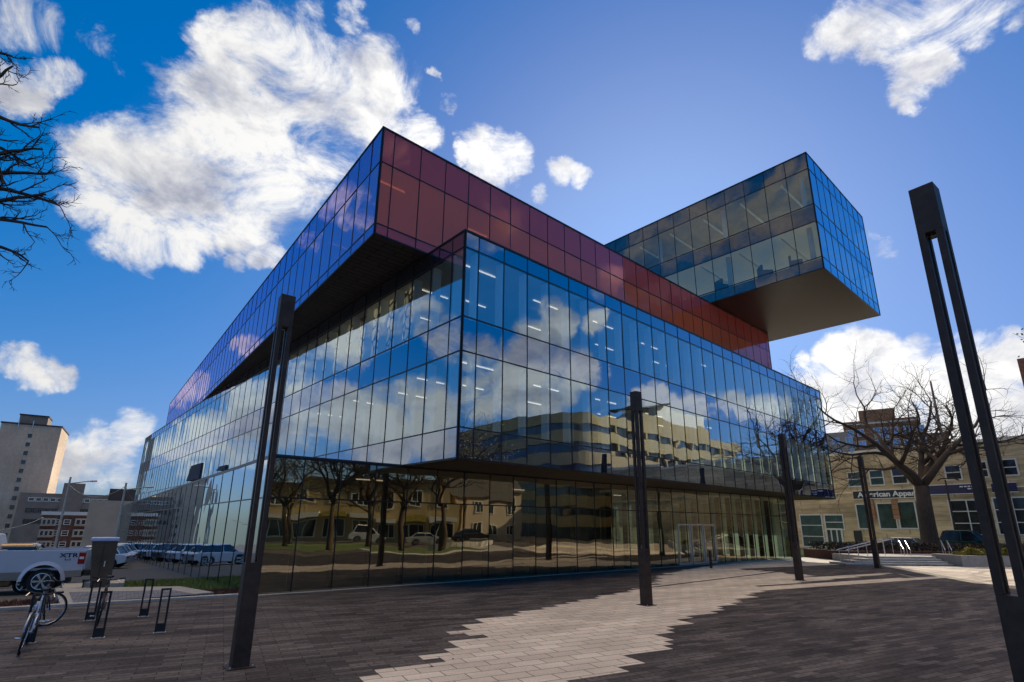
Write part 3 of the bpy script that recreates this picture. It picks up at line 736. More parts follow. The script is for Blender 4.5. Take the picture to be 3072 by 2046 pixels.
def scatter():
    m_ = MB()
    for i in range(420):
        if i < 260: p = off(random.uniform(-9, 6), -abs(random.gauss(0, 1.6)))
        else: p = Vector((random.uniform(-6, 9), random.uniform(4.5, 20), 0))
        a = random.random() * 6.28; r_ = random.uniform(.02, .045); d = Vector((math.cos(a), math.sin(a), 0)); q = Vector((-d.y, d.x, 0))
        m_.face([p + d * r_ + Vector((0, 0, .013)), p + q * r_ * .6 + Vector((0, 0, .02)), p - d * r_ + Vector((0, 0, .013)), p - q * r_ * .6 + Vector((0, 0, .017))])
    return m_.build('fallen_leaves', M['leaf'], kind='stuff')
tag(scatter(), 'small dead leaves scattered over the plaza paving', 'leaves')
# pale flat stones on the lawn
for k, (ua, ub, va, vb) in enumerate([(188, 245, 1751, 1768), (252, 300, 1742, 1752), (318, 372, 1741, 1754)]):
    q = [gnd(ua, vb, 0), gnd(ub, vb - 2, 0), gnd(ub + 3, va, 0), gnd(ua - 5, va + 1, 0)]
    m_ = MB(); m_.hexa([(p.x, p.y, -.25) for p in q] + [(p.x, p.y, .05) for p in q])
    o = m_.build('paving_slab', M['kerb'], bevel=.02)
    tag(o, ['pale slab lying right behind the parked truck wheel', 'pale slab between the truck and the red bicycle', 'pale slab to the right of the red bicycle handlebar'][k], 'paving slab', 'loose pale slabs on the verge')

# ------------------------------------------------------------------ lamp posts
def lamp():
    r_ = thing('lamp_post', '', 'lamp post')
    for a in range(4): MB().tube([(.165 * (1 if a in (0, 3) else -1), .165 * (1 if a < 2 else -1), .014), (.165 * (1 if a in (0, 3) else -1), .165 * (1 if a < 2 else -1), .04)], .014, 6).build('bolt', M['steel'], r_)
    MB().box((0, -.129, .55), (.15, .006, .42)).box((-.129, 0, .55), (.006, .15, .42)).build('hatch', M['post'], r_, bevel=.002)
    w_, l_ = .255, .076
    MB().box((0, 0, .79), (w_, w_, 1.58)).build('base', M['post'], r_, bevel=.006)
    MB().box((0, 0, .008), (w_ + .16, w_ + .16, .014)).build('foot_plate', M['post'], r_)
    for sx in (-1, 1):
        for sy in (-1, 1):
            MB().box((sx * (w_ - l_) / 2, sy * (w_ - l_) / 2, 3.66), (l_, l_, 4.158)).build('leg', M['post'], r_, bevel=.004)
    MB().box((0, 0, 6.06), (w_, w_, .64)).build('head', M['post'], r_, bevel=.006)
    MB().box((0, 0, 5.73), (.07, .07, .02)).build('lens', M['winglass'], r_)
    return r_
lamp0 = lamp()
K2 = 1.4 / 1.3
spots = [((-4.31, 9.40), 'tall brown lamp post nearest the bicycle racks, standing before the corner of the glass library'),
         ((3.98, 16.63), 'tall brown lamp post standing alone in the middle of the pale zigzag paving'),
         ((12.54, 24.45), 'tall brown lamp post overlapping the right end of the library glass'),
         ((21.06, 32.16), 'tall brown lamp post farthest off, in front of the shop sign and the steps'),
         ((5.20, 5.86), 'closest and largest lamp post, its base running out of the bottom right corner')]
for i, (p, lab) in enumerate(spots):
    o = lamp0 if i == 0 else copy_tree(lamp0)
    o.location = (p[0], p[1], .005); o.rotation_euler = (0, 0, R(37)); tag(o, lab, 'lamp post', 'square twin slotted lamp posts on the plaza')
b = thing('bollard', 'short steel bollard standing before the library entrance glass', 'bollard', (10.25 * K2, 29.2 * K2 - .6, .01))
MB().tube([(0, 0, 0), (0, 0, .95)], .07, 12).build('post', M['post'], b); MB().tube([(0, 0, .95), (0, 0, .98)], .075, 12).build('cap', M['steel'], b)

# ------------------------------------------------------------------ bicycle racks
def rack():
    r_ = thing('bicycle_rack', '', 'bicycle rack')
    for sx in (-1, 1): MB().box((sx * .075, 0, .42), (.035, .045, .84)).build('post', M['black'], r_, bevel=.004)
    MB().box((0, 0, .845), (.19, .05, .035)).build('top_bar', M['black'], r_, bevel=.004)
    MB().box((0, 0, .10), (.115, .04, .16)).build('plate', M['black'], r_)
    MB().box((0, 0, .006), (.22, .12, .012)).build('foot', M['steel'], r_)
    return r_
rk = rack()
labs = ['black bicycle rack with the rusty red bicycle leaning behind it', 'black bicycle rack standing free, nearest to the left lamp post', 'black bicycle rack standing free, farther back beside the footpath', 'black bicycle rack half hidden behind the rusty red bicycle', 'black bicycle rack between the white bicycle and the dark one']
for i, (u, vv) in enumerate([(293, 1914), (478, 1898), (430, 1850), (268, 1862), (84, 1930)]):
    p = gnd(u, vv); o = rk if i == 0 else copy_tree(rk)
    o.location = (p.x, p.y, 0); o.rotation_euler = (0, 0, R(28)); tag(o, labs[i], 'bicycle rack', 'black bicycle racks on the plaza')
# ------------------------------------------------------------------ bicycles (nose along +x)
def bicycle(label, frame_col, rimc, steer=0.0, fork_col=None):
    b = thing('bicycle', label, 'bicycle')
    fm_ = pmat('bicycle_paint', frame_col, .3, .2, .1)
    fk = pmat('fork_paint', fork_col or frame_col, .3, .2, .1)
    rr = .335
    def wheel(x, parent_rot=0):
        w_ = MB()
        ring = [(math.cos(a) * rr, 0, math.sin(a) * rr) for a in [i * 2 * PI / 40 for i in range(41)]]
        w_.tube(ring, .018, 8, cap=False)
        ty = w_.build('wheel', M['rubber'], b, smooth=True)
        m2 = MB(); m2.tube([(math.cos(a) * (rr - .028), 0, math.sin(a) * (rr - .028)) for a in [i * 2 * PI / 40 for i in range(41)]], .010, 6, cap=False)
        rm = m2.build('rim', rimc, ty, smooth=True)
        m3 = MB()
        for k in range(20):
            a = k * 2 * PI / 20; m3.tube([(0, .02 * (-1) ** k, 0), (math.cos(a) * (rr - .03), 0, math.sin(a) * (rr - .03))], .0022, 3, cap=False)
        m3.tube([(0, -.05, 0), (0, .05, 0)], .018, 8)
        m3.build('spokes', M['chrome'], ty)
        ty.location = (x, 0, rr + .018)
        return ty
    wr = wheel(-.50)
    hd0, hd1 = Vector((.36, 0, .80)), Vector((.39, 0, .66)); bb = Vector((-.06, 0, .30)); st_ = Vector((-.20, 0, .80)); rx = Vector((-.50, 0, rr + .018))
    f_ = MB()
    f_.tube([hd0 + Vector((0, 0, .03)), hd1], .022, 8); f_.tube([hd0, st_], .017, 8); f_.tube([hd1, bb], .020, 8); f_.tube([st_ + Vector((-.02, 0, .06)), bb], .017, 8)
    for sy in (-1, 1):
        f_.tube([bb + Vector((0, sy * .03, 0)), rx + Vector((0, sy * .06, 0))], .011, 6); f_.tube([st_, rx + Vector((0, sy * .06, 0))], .009, 6)
    f_.build('frame', fm_, b, smooth=True)
    ax = (hd0 - hd1).normalized(); Rm = Matrix.Rotation(steer, 4, ax)
    def rot(p): return (Rm @ (Vector(p) - hd1)) + hd1
    hub = Vector((.54, 0, rr + .018))
    fo = MB()
    fo.tube([rot(hd1 + Vector((0, -.055, -.03))), rot(hd1 + Vector((0, .055, -.03)))], .016, 8)
    for sy in (-1, 1): fo.tube([rot(hd1 + Vector((0, sy * .05, -.03))), rot(hub + Vector((0, sy * .055, 0)))], .014, 8)
    fo.build('fork', fk, b, smooth=True)
    wf = wheel(.54); wf.location = rot(hub); wf.rotation_euler = (0, 0, steer)
    h = MB(); top = hd0 + Vector((-.02, 0, .16))
    h.tube([hd0, top], .014, 8); h.tube([rot(top + Vector((.05, -.29, .04))), rot(top + Vector((.06, -.08, 0))), rot(top + Vector((.06, .08, 0))), rot(top + Vector((.05, .29, .04)))], .012, 8)
    hb = h.build('handlebar', M['black'], b, smooth=True)
    for sy in (-1, 1): MB().tube([rot(top + Vector((.05, sy * .19, .03))), rot(top + Vector((.05, sy * .30, .045)))], .018, 8).build('grip', M['rubber'], hb)
    MB().tube([rot(top + Vector((.09, -.17, .01))), rot(top + Vector((.15, -.20, -.04)))], .008, 5).tube([rot(top + Vector((.09, .17, .01))), rot(top + Vector((.15, .20, -.04)))], .008, 5).build('brake_lever', M['chrome'], hb)
    s_ = MB(); s_.tube([st_ + Vector((-.02, 0, .06)), st_ + Vector((-.04, 0, .15))], .013, 8); s_.build('seat_post', M['chrome'], b)
    sd_ = MB(); c = st_ + Vector((-.05, 0, .17)); sd_.prism([(c.x + .15, -.02), (c.x + .15, .02), (c.x + .02, .035), (c.x - .08, .075), (c.x - .13, .07), (c.x - .13, -.07), (c.x - .08, -.075), (c.x + .02, -.035)], c.z - .02, c.z + .025)
    sd_.build('saddle', M['black'], b, bevel=.012)
    ck = MB(); ck.tube([bb + Vector((0, -.055, 0)), bb + Vector((0, .055, 0))], .022, 8); ck.tube([bb + Vector((0, -.06, 0)), bb + Vector((.10, -.07, -.13))], .011, 6); ck.tube([bb + Vector((0, .06, 0)), bb + Vector((-.10, .07, .13))], .011, 6)
    ck.tube([bb + Vector((math.cos(a) * .09, -.05, math.sin(a) * .09)) for a in [i * 2 * PI / 20 for i in range(21)]], .006, 5, cap=False)
    ck.build('crank', M['black'], b)
    for q, sy in ((bb + Vector((.10, -.12, -.13)), -1), (bb + Vector((-.10, .12, .13)), 1)):
        MB().box(q, (.09, .09, .022)).build('pedal', M['chrome'], b, bevel=.004)
    cable = MB(); cable.tube([rot(top + Vector((.12, -.1, .0))), rot(top + Vector((.16, 0, -.12))), hd1 + Vector((.06, .01, .02))], .004, 4); cable.build('brake_cable', M['black'], b)
    return b
p = gnd(55, 1966); q = gnd(93, 1912)
bk = bicycle('white and blue bicycle facing the camera, left of the racks', (.62, .66, .74), M['chrome'], 0.0, (.80, .82, .88))
hd = (p - q).normalized(); a_ = math.atan2(hd.y, hd.x)
bk.location = (p.x - hd.x * .54, p.y - hd.y * .54, .006); bk.rotation_euler = (R(-7), 0, a_)
p = gnd(118, 1880)
bk = bicycle('dark bicycle with its front wheel turned sideways, standing behind the white bicycle', (.02, .02, .025), M['chrome'], R(-62))
bq = gnd(82, 1935); hd = (p - bq).normalized(); a_ = math.atan2(hd.y, hd.x)
bk.location = (p.x - hd.x * .50, p.y - hd.y * .50, .006); bk.rotation_euler = (R(3), 0, a_)
p = gnd(284, 1885); q = gnd(300, 1850)
bk = bicycle('rusty red bicycle leaning on the rack and facing the camera', (.10, .025, .018), M['chrome'], R(6), (.25, .12, .07))
hd = (p - q).normalized(); a_ = math.atan2(hd.y, hd.x)
bk.location = (p.x - hd.x * .54, p.y - hd.y * .54, .006); bk.rotation_euler = (R(-4), 0, a_)

# ------------------------------------------------------------------ pickup truck (nose along +x)
def wheel_parts(parent, x, y, r, wd, spokes=7, side=-1, rimm=None):
    w_ = MB(); w_.tube([(0, -wd / 2, 0), (0, -wd / 2 + .02, 0), (0, wd / 2 - .02, 0), (0, wd / 2, 0)], [r * .93, r, r, r * .93], 36)
    o = w_.build('wheel', M['rubber'], parent, smooth=False); o.location = (x, y, r)
    rm = MB(); yy = side * (wd / 2 + .004)
    rm.tube([(0, yy, 0), (0, yy + side * .004, 0)], [r * .66, r * .66], 28, mi=0)
    rm.tube([(math.cos(a) * r * .64, yy + side * .004, math.sin(a) * r * .64) for a in [i * 2 * PI / 28 for i in range(29)]], .018, 5, mi=1, cap=False)
    for k in range(spokes):
        a = k * 2 * PI / spokes
        ca, sa = math.cos(a), math.sin(a); pa, pb = -sa * r * .10, ca * r * .10
        n0, n1 = r * .10, r * .60
        y1 = yy + side * .022
        rm.face([(ca * n0 + pa * .5, y1, sa * n0 + pb * .5), (ca * n1 + pa, y1, sa * n1 + pb), (ca * n1 - pa, y1, sa * n1 - pb), (ca * n0 - pa * .5, y1, sa * n0 - pb * .5)][::side or 1], 1)
    rm.tube([(0, yy, 0), (0, yy + side * .03, 0)], r * .13, 12, mi=1)
    rm.build('rim', [M['black'], rimm or M['chrome']], o)
    return o
def arch(cx, cz, r, n=12): return [(cx + math.cos(a) * r, cz + math.sin(a) * r) for a in [PI - i * PI / n for i in range(n + 1)]]
M['truckpaint'] = pmat('white_truck_paint', (.56, .57, .62), .22, .15, .03, 2)
M['tan'] = pmat('tan_lower_trim', (.26, .22, .18), .4, .2, .08)
M['redlens'] = pmat('red_lens', (.35, .01, .012), .15, 0, .1)
tr = thing('pickup_truck', 'white pickup truck with tan lower trim, cut off by the left edge of the photo', 'pickup truck')
rx_, fx_ = -1.35, 2.35
ar_ = arch(rx_, .42, .53)
bed = MB().xprism([(-2.45, .72), (rx_ - .53, .72)] + ar_ + [(rx_ + .53, .72), (.05, .72), (.05, 1.46), (-2.45, 1.44)], -.98, -.90)
bed.xprism([(-2.45, .72), (rx_ - .53, .72)] + ar_ + [(rx_ + .53, .72), (.05, .72), (.05, 1.46), (-2.45, 1.44)], .90, .98)
bed.box((-1.2, 0, .80), (2.5, 1.8, .08)).box((.0, 0, 1.1), (.08, 1.8, .70))
bed.build('bed', M['truckpaint'], tr, bevel=.02)
fl = MB()
for s_ in (-1, 1):
    outer = arch(rx_, .42, .66, 16); inner = arch(rx_, .42, .54, 16)
    for i in range(16):
        fl.face([(outer[i][0], s_ * .985, outer[i][1]), (outer[i + 1][0], s_ * .985, outer[i + 1][1]), (inner[i + 1][0], s_ * 1.04, inner[i + 1][1]), (inner[i][0], s_ * 1.04, inner[i][1])])
        fl.face([(inner[i][0], s_ * 1.04, inner[i][1]), (inner[i + 1][0], s_ * 1.04, inner[i + 1][1]), (inner[i + 1][0], s_ * .92, inner[i + 1][1]), (inner[i][0], s_ * .92, inner[i][1])])
fl.build('wheel_arch', M['truckpaint'], tr, smooth=True)
tm = MB()
for s_ in (-1, 1):
    tm.xprism([(-2.43, .54), (rx_ - .56, .50), (rx_ - .53, .74), (-2.43, .76)], s_ * .94 - .05, s_ * .94 + .05)
    tm.xprism([(rx_ + .54, .46), (2.0, .44), (2.0, .70), (rx_ + .53, .74)], s_ * .94 - .05, s_ * .94 + .05)
tm.build('lower_trim', M['tan'], tr, bevel=.01)
MB().box((-1.0, 0, .60), (2.8, 1.2, .22)).box((rx_, 0, .86), (1.25, 1.72, .30)).box((rx_, 0, .62), (1.22, 1.42, .76)).box((1.2, 0, .5), (3, 1.2, .2)).build('underbody', M['black'], tr)
tg = MB().box((-2.46, 0, 1.1), (.06, 1.78, .70)).build('tailgate', M['truckpaint'], tr, bevel=.02)
MB().box((-2.58, 0, .66), (.24, 1.86, .22)).build('rear_bumper', M['black'], tr, bevel=.04)
cabm = MB()
cabm.xprism([(.10, .60), (1.78, .60)] + [(x, z) for x, z in arch(fx_, .42, .53)][0:1] + [(2.0, .72), (2.0, 1.2), (1.95, 1.42), (1.45, 1.97), (.30, 1.99), (.13, 1.45)], -.93, .93)
cabm.build('cab', M['truckpaint'], tr, bevel=.05)
hdm = MB().xprism([(2.0, .72)] + arch(fx_, .42, .50)[4:] + [(3.2, .5), (3.3, .8), (3.25, 1.1), (2.0, 1.22)], -.92, .92); hdm.build('hood', M['truckpaint'], tr, bevel=.04)
for s_ in (-1, 1):
    wm = MB()
    for a_, b_, c2, d_ in (((.28, 1.40), (.98, 1.40), (.98, 1.86), (.36, 1.86)), ((1.04, 1.40), (1.80, 1.40), (1.42, 1.86), (1.04, 1.86))):
        wm.face([(x, s_ * .935, z) for x, z in (a_, b_, c2, d_)][::-s_])
    wm.build('side_window', M['darkglass'], tr)
    MB().box((-2.36, s_ * .975, 1.16), (.20, .05, .40)).build('tail_light', M['redlens'], tr, bevel=.02)
    MB().box((-2.36, s_ * 1.003, 1.17), (.13, .01, .08)).build('light_band', M['white'], tr)
    MB().box((.75, s_ * .96, 1.16), (.20, .03, .035)).build('door_handle', M['black'], tr)
for x in (rx_, fx_):
    for s_ in (-1, 1): wheel_parts(tr, x, s_ * .83, .41, .27, 6, s_)
def text(body, size, mat, parent=None, loc=(0, 0, 0), rot=(PI / 2, 0, 0), name='lettering', ext=.004, align='LEFT', bold=0.0, sx_=1.0):
    cu = bpy.data.curves.new(name, 'FONT'); cu.body = body; cu.size = size; cu.extrude = ext; cu.align_x = align; cu.offset = bold
    t_ = bpy.data.objects.new(name, cu); C.objects.link(t_)
    dg = bpy.context.evaluated_depsgraph_get()
    me = bpy.data.meshes.new_from_object(t_.evaluated_get(dg)); bpy.data.objects.remove(t_)
    o = bpy.data.objects.new(name, me); C.objects.link(o); me.materials.clear(); me.materials.append(mat)
    o.parent = parent; o.location = loc; o.rotation_euler = rot; o.scale = (sx_, 1, 1)
    return o
# the visible flank is the truck's left side (+y) once it is turned; text reads from there
pw = gnd(118, 1776, -.22)
TA = R(210)
def place_truck():
    d = Vector((math.cos(TA), math.sin(TA), 0)); nrm = Vector((-d.y, d.x, 0))
    c = Vector((pw.x, pw.y, 0)) - d * rx_ - nrm * .83
    tr.location = (c.x, c.y, terrain(pw.x, pw.y)); tr.rotation_euler = (0, 0, TA)
place_truck()
text('XTR', .20, M['black'], tr, (-1.72, .987, 1.20), (PI / 2, 0, PI), bold=.004, sx_=1.35)
text('4x4', .10, M['redlens'], tr, (-1.86, .987, 1.09), (PI / 2, 0, PI), name='badge', sx_=1.3)

# ------------------------------------------------------------------ cars (nose +x)
def car(label, col, cat='car', tall=0.0, group=None, name='parked_car'):
    c_ = thing(name, label, cat, group=group)
    pm = pmat('car_paint', col, .2, .35, .05)
    a1 = arch(-1.32, .32, .37); a2 = arch(1.32, .32, .37); h = tall
    MB().xprism([(-2.15, .42), (-1.69, .32)] + a1 + [(-.95, .24), (.95, .24)] + a2 + [(1.69, .32), (2.12, .36), (2.2, .60), (2.05, .78 + h * .3), (1.15, .92 + h * .4), (-1.9, .95 + h * .4), (-2.2, .86)], -.86, .86).build('body', pm, c_, bevel=.06)
    zc, zt = .90 + h * .4, 1.42 + h
    def fr(x0, x1, x2, x3, w0, w1, m_, z0=zc, z1=zt, mi=0):
        m_.hexa([(x0, -w0, z0), (x1, -w0, z0), (x1, w0, z0), (x0, w0, z0), (x2, -w1, z1), (x3, -w1, z1), (x3, w1, z1), (x2, w1, z1)], mi)
    g = MB(); fr(-1.75, 1.10, -1.35, .35, .80, .62, g); g.build('windows', M['darkglass'], c_, bevel=.05)
    rf = MB(); fr(-1.33, .36, -1.25, .28, .64, .58, rf, zt - .02, zt + .05); rf.build('roof', pm, c_, bevel=.03)
    pl = MB()
    for s_ in (-1, 1):
        for xa, xb in ((1.12, .37), (-.25, -.28), (-1.78, -1.37)): pl.tube([(xa, s_ * .81, zc), (xb, s_ * .63, zt)], .035, 5)
    pl.build('pillars', pm, c_)
    for x in (-1.32, 1.32):
        for s_ in (-1, 1): wheel_parts(c_, x, s_ * .76, .32, .2, 5, s_)
    for s_ in (-1, 1):
        MB().box((2.12, s_ * .62, .68), (.12, .36, .14)).build('headlight', M['white'], c_, bevel=.02)
        MB().box((-2.16, s_ * .62, .74), (.08, .34, .16)).build('tail_light', M['redlens'], c_, bevel=.02)
        MB().box((.92, s_ * .92, .98 + h * .4), (.10, .14, .10)).build('mirror', pm, c_, bevel=.02)
    return c_
def put(o, p, rz, z=None): o.location = (p[0], p[1], terrain(p[0], p[1]) if z is None else z); o.rotation_euler = (0, 0, rz)
put(car('tan estate car seen over the bed of the white pickup truck', (.38, .24, .12), tall=.22), (-19.0, 20.4), R(212))
put(car('silver car behind the steps, left of the big tree trunk', (.55, .52, .42)), (33.9, 48.5), R(125), .0)
put(car('dark green van parked behind the yellow shrub', (.03, .075, .05), 'van', tall=.5, name='parked_van'), (36.9, 44.6), R(-56), .15)
cols = [(.55, .58, .62), (.16, .22, .32), (.62, .66, .70), (.20, .21, .23), (.70, .74, .78), (.58, .60, .64), (.66, .70, .76), (.12, .13, .15)]
cn = ['pale grey', 'slate blue', 'silver', 'black', 'white', 'light silver', 'pale silver', 'charcoal']
for i, (u, D_) in enumerate([(425, 74), (455, 67), (495, 62), (540, 57), (590, 52), (650, 47)]):
    p = mirror('Gl', u, 1690, D_)
    put(car('%s car in the parking row beside the library, %s' % (cn[i], ['sixth and farthest', 'fifth from the near end', 'fourth from the near end', 'third from the near end', 'second from the near end', 'first at the near end'][i]), cols[i], group='cars in the row beside the library', tall=.0 if i % 3 else .05), (p.x, p.y), R(128 + 90 * (i % 2) * 0) + R(70))

# ------------------------------------------------------------------ steps, terrace, planter, handrails
S0 = Vector((20.4, 34.2, 0)); S1 = Vector((27.35, 34.5, 0)); sd_ = (S1 - S0).normalized(); sn = Vector((-sd_.y, sd_.x, 0)); SL = (S1 - S0).length
st_t = thing('steps', 'wide pale stone steps rising between the handrails, below the shop building', 'steps')
RH = .12
for i in range(4):
    a = S0 + sd_ * (.15 + i * .75) + sn * (i * .42); b_ = S1 + sn * (i * .42); c2 = S1 + sn * (1.75); d2 = S0 + sd_ * (.15 + i * .75) + sn * 1.75
    MB().prism([(a.x, a.y), (b_.x, b_.y), (c2.x, c2.y), (d2.x, d2.y)], i * RH + .001, (i + 1) * RH).build('tread', M['kerb'], st_t, bevel=.008)
def sp(s, t): return S0 + sd_ * s + sn * t
q = [sp(2.6, 1.751), sp(34, 1.751), sp(34, 5.2), sp(2.6, 5.2)]
MB().prism([(p.x, p.y) for p in q], 0, 4 * RH - .004).build('terrace', M['kerb'], kind='structure')
q = [sp(2.9, 5.21), sp(38, 5.21), sp(38, 9.2), sp(2.9, 9.2)]
MB().prism([(p.x, p.y) for p in q], 0, .62).build('planting_bed', M['soil'], kind='structure')
def leafmass(name, mat, fn, n, size, parent=None):
    m_ = MB()
    for i in range(n):
        p, k = fn(); a = Vector((random.gauss(0, 1), random.gauss(0, 1), random.gauss(0, 1))).normalized(); b_ = a.orthogonal().normalized(); s_ = size * random.uniform(.6, 1.3)
        c2 = a.cross(b_)
        m_.face([p - b_ * s_, p + c2 * s_ * .5, p + b_ * s_, p - c2 * s_ * .5])
    return m_.build(name, mat, parent)
h_ = thing('hedge', 'dark brown low hedge running behind the steps under the big bare tree', 'hedge')
def fh():
    p = sp(random.uniform(3.0, 37), random.uniform(5.6, 8.8)); return Vector((p.x, p.y, .6 + random.random() ** .7 * .55)), 0
leafmass('foliage', M['hedge'], fh, 16000, .09, h_)
m_ = MB()
for i in range(60):
    p = sp(3.3 + i * .56, 7.2 + random.uniform(-1, 1)); m_.tube([(p.x, p.y, .5), (p.x + random.uniform(-.2, .2), p.y, .95)], .02, 4)
m_.build('stems', M['twig'], h_)
pl = thing('planter', 'long raised concrete planter right of the steps, partly behind the closest lamp post', 'planter')
q = [sp(SL + .05, -.55), sp(SL + 14, -1.2), sp(SL + 14, 1.7), sp(SL + .05, 1.7)]
inn = [sp(SL + .30, -.32), sp(SL + 13.8, -.95), sp(SL + 13.8, 1.5), sp(SL + .30, 1.5)]
w_ = MB()
for i in range(4):
    j = (i + 1) % 4; w_.hexa([(q[i].x, q[i].y, 0), (q[j].x, q[j].y, 0), (inn[j].x, inn[j].y, 0), (inn[i].x, inn[i].y, 0), (q[i].x, q[i].y, .66), (q[j].x, q[j].y, .66), (inn[j].x, inn[j].y, .66), (inn[i].x, inn[i].y, .66)])
w_.build('wall', M['concrete'], pl)
MB().prism([(p.x, p.y) for p in inn], .02, .58).build('soil_fill', M['soil'], pl)
def shrub(label, s, t, w1, mat, n, z0=.58, hh=.62):
    o = thing('shrub', label, 'shrub'); c = sp(s, t)
    def fs():
        a = random.random() * 2 * PI; r_ = math.sqrt(random.random())
        bump = .75 + .25 * math.sin(a * 5 + s); x = math.cos(a) * r_ * w1 * bump; y = math.sin(a) * r_ * .7 * bump
        top = hh * (1 - r_ * r_ * .7) * (.8 + .3 * noise.noise(Vector((x * 2, y * 2, s))))
        return Vector((c.x + sd_.x * x + sn.x * y, c.y + sd_.y * x + sn.y * y, z0 + max(.03, top) * random.random() ** .45)), 0
    leafmass('foliage', mat, fs, n, .055, o)
    m2 = MB()
    for k in range(14):
        a = random.random() * 6.28; m2.tube([(c.x, c.y, z0 - .05), (c.x + math.cos(a) * w1 * .6, c.y + math.sin(a) * .4, z0 + hh * .7)], .012, 4)
    m2.build('stems', M['twig'], o)
shrub('bushy yellow shrub in the raised planter, left of the closest lamp post', SL + 1.75, .5, 1.25, M['yellow'], 5200)
shrub('olive yellow shrub in the raised planter, seen between the legs of the closest lamp post', SL + 4.1, .45, .9, M['yellow'], 3000)
def handrail(label, p, d, run, z0, z1, posts, double=.0, low=.0):
    o = thing('handrail', label, 'handrail'); d = d.normalized()
    sd2 = Vector((-d.y, d.x, 0)); offs = (0,) if not double else (-double / 2, double / 2)
    r_ = MB(); po = []
    for of in offs:
        a = p + sd2 * of; b_ = a + d * run
        r_.tube([(a.x - d.x * .25, a.y - d.y * .25, z0 + .86), (a.x, a.y, z0 + .92), (b_.x, b_.y, z1 + .92), (b_.x + d.x * .3, b_.y + d.y * .3, z1 + .92)], .032, 8)
        for k in range(posts):
            f_ = k / max(1, posts - 1); c = a.lerp(b_, f_); po.append((c, z0 + (z1 - z0) * f_))
    r_.build('rail', M['steel'], o, smooth=True)
    for c, z in po: MB().tube([(c.x, c.y, max(0, z - .02)), (c.x, c.y, z + .92)], .018, 6).build('post', M['steel'], o)
    return o
handrail('long sloping double handrail at the left end of the steps', gnd(2537, 1695), sd_ * 1.0 + sn * .55, 5.6, 0, .60, 6, .55)
handrail('short pale handrail in the middle of the steps, in front of the silver car', gnd(2728, 1692), D(60), 1.75, 0, 4 * RH, 2, .34)
handrail('short pale handrail at the right end of the steps beside the planter', gnd(2852, 1690), D(56), 1.75, 0, 4 * RH, 2, .34)

# ------------------------------------------------------------------ bare trees
def bare_tree(label, pos, H, seed, tr_r, fork=.32, spread=1.0, lean=(0, 0), levels=5, name='bare_tree', leaves=None, mains=4, kids=4, group=None, reach=1.0):
    rnd = random.Random(seed)
    o = thing(name, label, 'tree', pos, 0, group)
    T = MB(); Cw = MB(); tips = []
    def rv(s): return Vector((rnd.gauss(0, s), rnd.gauss(0, s), rnd.gauss(0, s)))
    def grow(p, d, ln, r, lvl):
        n = 5 if lvl < 4 else 4
        pts = [p.copy()]; rad = [r]; dirs = [d.copy()]
        for i in range(n):
            d = (d + rv(.17 if lvl < 3 else .24) + Vector((0, 0, .05 if lvl < 3 else .02))).normalized()
            p = p + d * (ln / n); pts.append(p.copy()); rad.append(r * (1 - .55 * (i + 1) / n)); dirs.append(d.copy())
        m_ = T if lvl <= 1 else Cw
        m_.tube(pts, rad, 9 if lvl == 0 else (7 if lvl == 1 else (5 if lvl == 2 else 3)), cap=lvl < 2)
        if lvl >= levels or ln < .25:
            tips.append(p); return
        k = kids + (1 if lvl >= (2 if kids > 3 else 3) else 0)
        for j in range(k):
            f_ = .30 + .70 * (j + rnd.random() * .6) / k
            i = min(n, max(1, int(f_ * n + .5)))
            dd = dirs[i]; ax = dd.orthogonal().normalized(); ax.rotate(Matrix.Rotation(rnd.random() * 2 * PI, 3, dd))
            nd = dd.copy(); nd.rotate(Matrix.Rotation(R(rnd.uniform(28, 62)) * spread, 3, ax))
            if nd.z < -.15: nd.z *= .3; nd.normalize()
            grow(pts[i], nd, ln * rnd.uniform(.52, .74), max(rad[i] * rnd.uniform(.58, .76), .0095), lvl + 1)
        grow(p, d, ln * .7, rad[-1] * .95, lvl + 1)
    fh = H * fork
    tp = [Vector((0, 0, -.1)), Vector((0, 0, .25)), Vector((lean[0] * .4, lean[1] * .4, fh * .5)), Vector((lean[0], lean[1], fh))]
    T.tube(tp, [tr_r * 1.5, tr_r * 1.12, tr_r, tr_r * .95], 12)
    for j in range(mains):
        a = j * 2 * PI / mains + rnd.uniform(-.3, .3); tl = R(rnd.uniform(18, 44)) * spread
        d = Vector((math.cos(a) * math.sin(tl), math.sin(a) * math.sin(tl), math.cos(tl)))
        grow(tp[-1] - Vector((0, 0, .1)), d, reach * (H - fh) * rnd.uniform(.44, .56), tr_r * rnd.uniform(.55, .72), 1)
    T.build('trunk', M['bark'], o, smooth=True); Cw.build('crown', M['twig'], o)
    if leaves:
        it = iter(range(10 ** 9))
        def fl_():
            p = rnd.choice(tips); return p + rv(.25), 0
        leafmass('leaves', leaves, fl_, 2600, .07, o)
    return o
tb = spot(2793, 1638, 54)
bare_tree('huge bare tree with a thick forked trunk rising behind the steps', (tb.x, tb.y, .55), 15.0, 24, .54, .33, 1.22, (.1, 0), 5, mains=5, kids=3, reach=1.06)
for i, (x, y, h_, lab) in enumerate([(17.7, 5.6, 12, 'bare tree on the lawn, mirrored leftmost in the ground floor glass'), (20.8, 7.3, 13, 'bare tree on the lawn, mirrored second from left in the ground glass'),
                                  (24.6, 9.2, 12.5, 'bare tree on the lawn, mirrored third from left in the ground floor glass'), (26.5, 12.3, 12.5, 'bare tree with some yellow leaves, mirrored beside the library corner')]):
    bare_tree(lab, (x, y, 0), h_, 31 + i, .26, .3, 1.0, levels=4, leaves=M['yellow'] if i == 3 else None, group='bare trees on the lawn opposite the library')
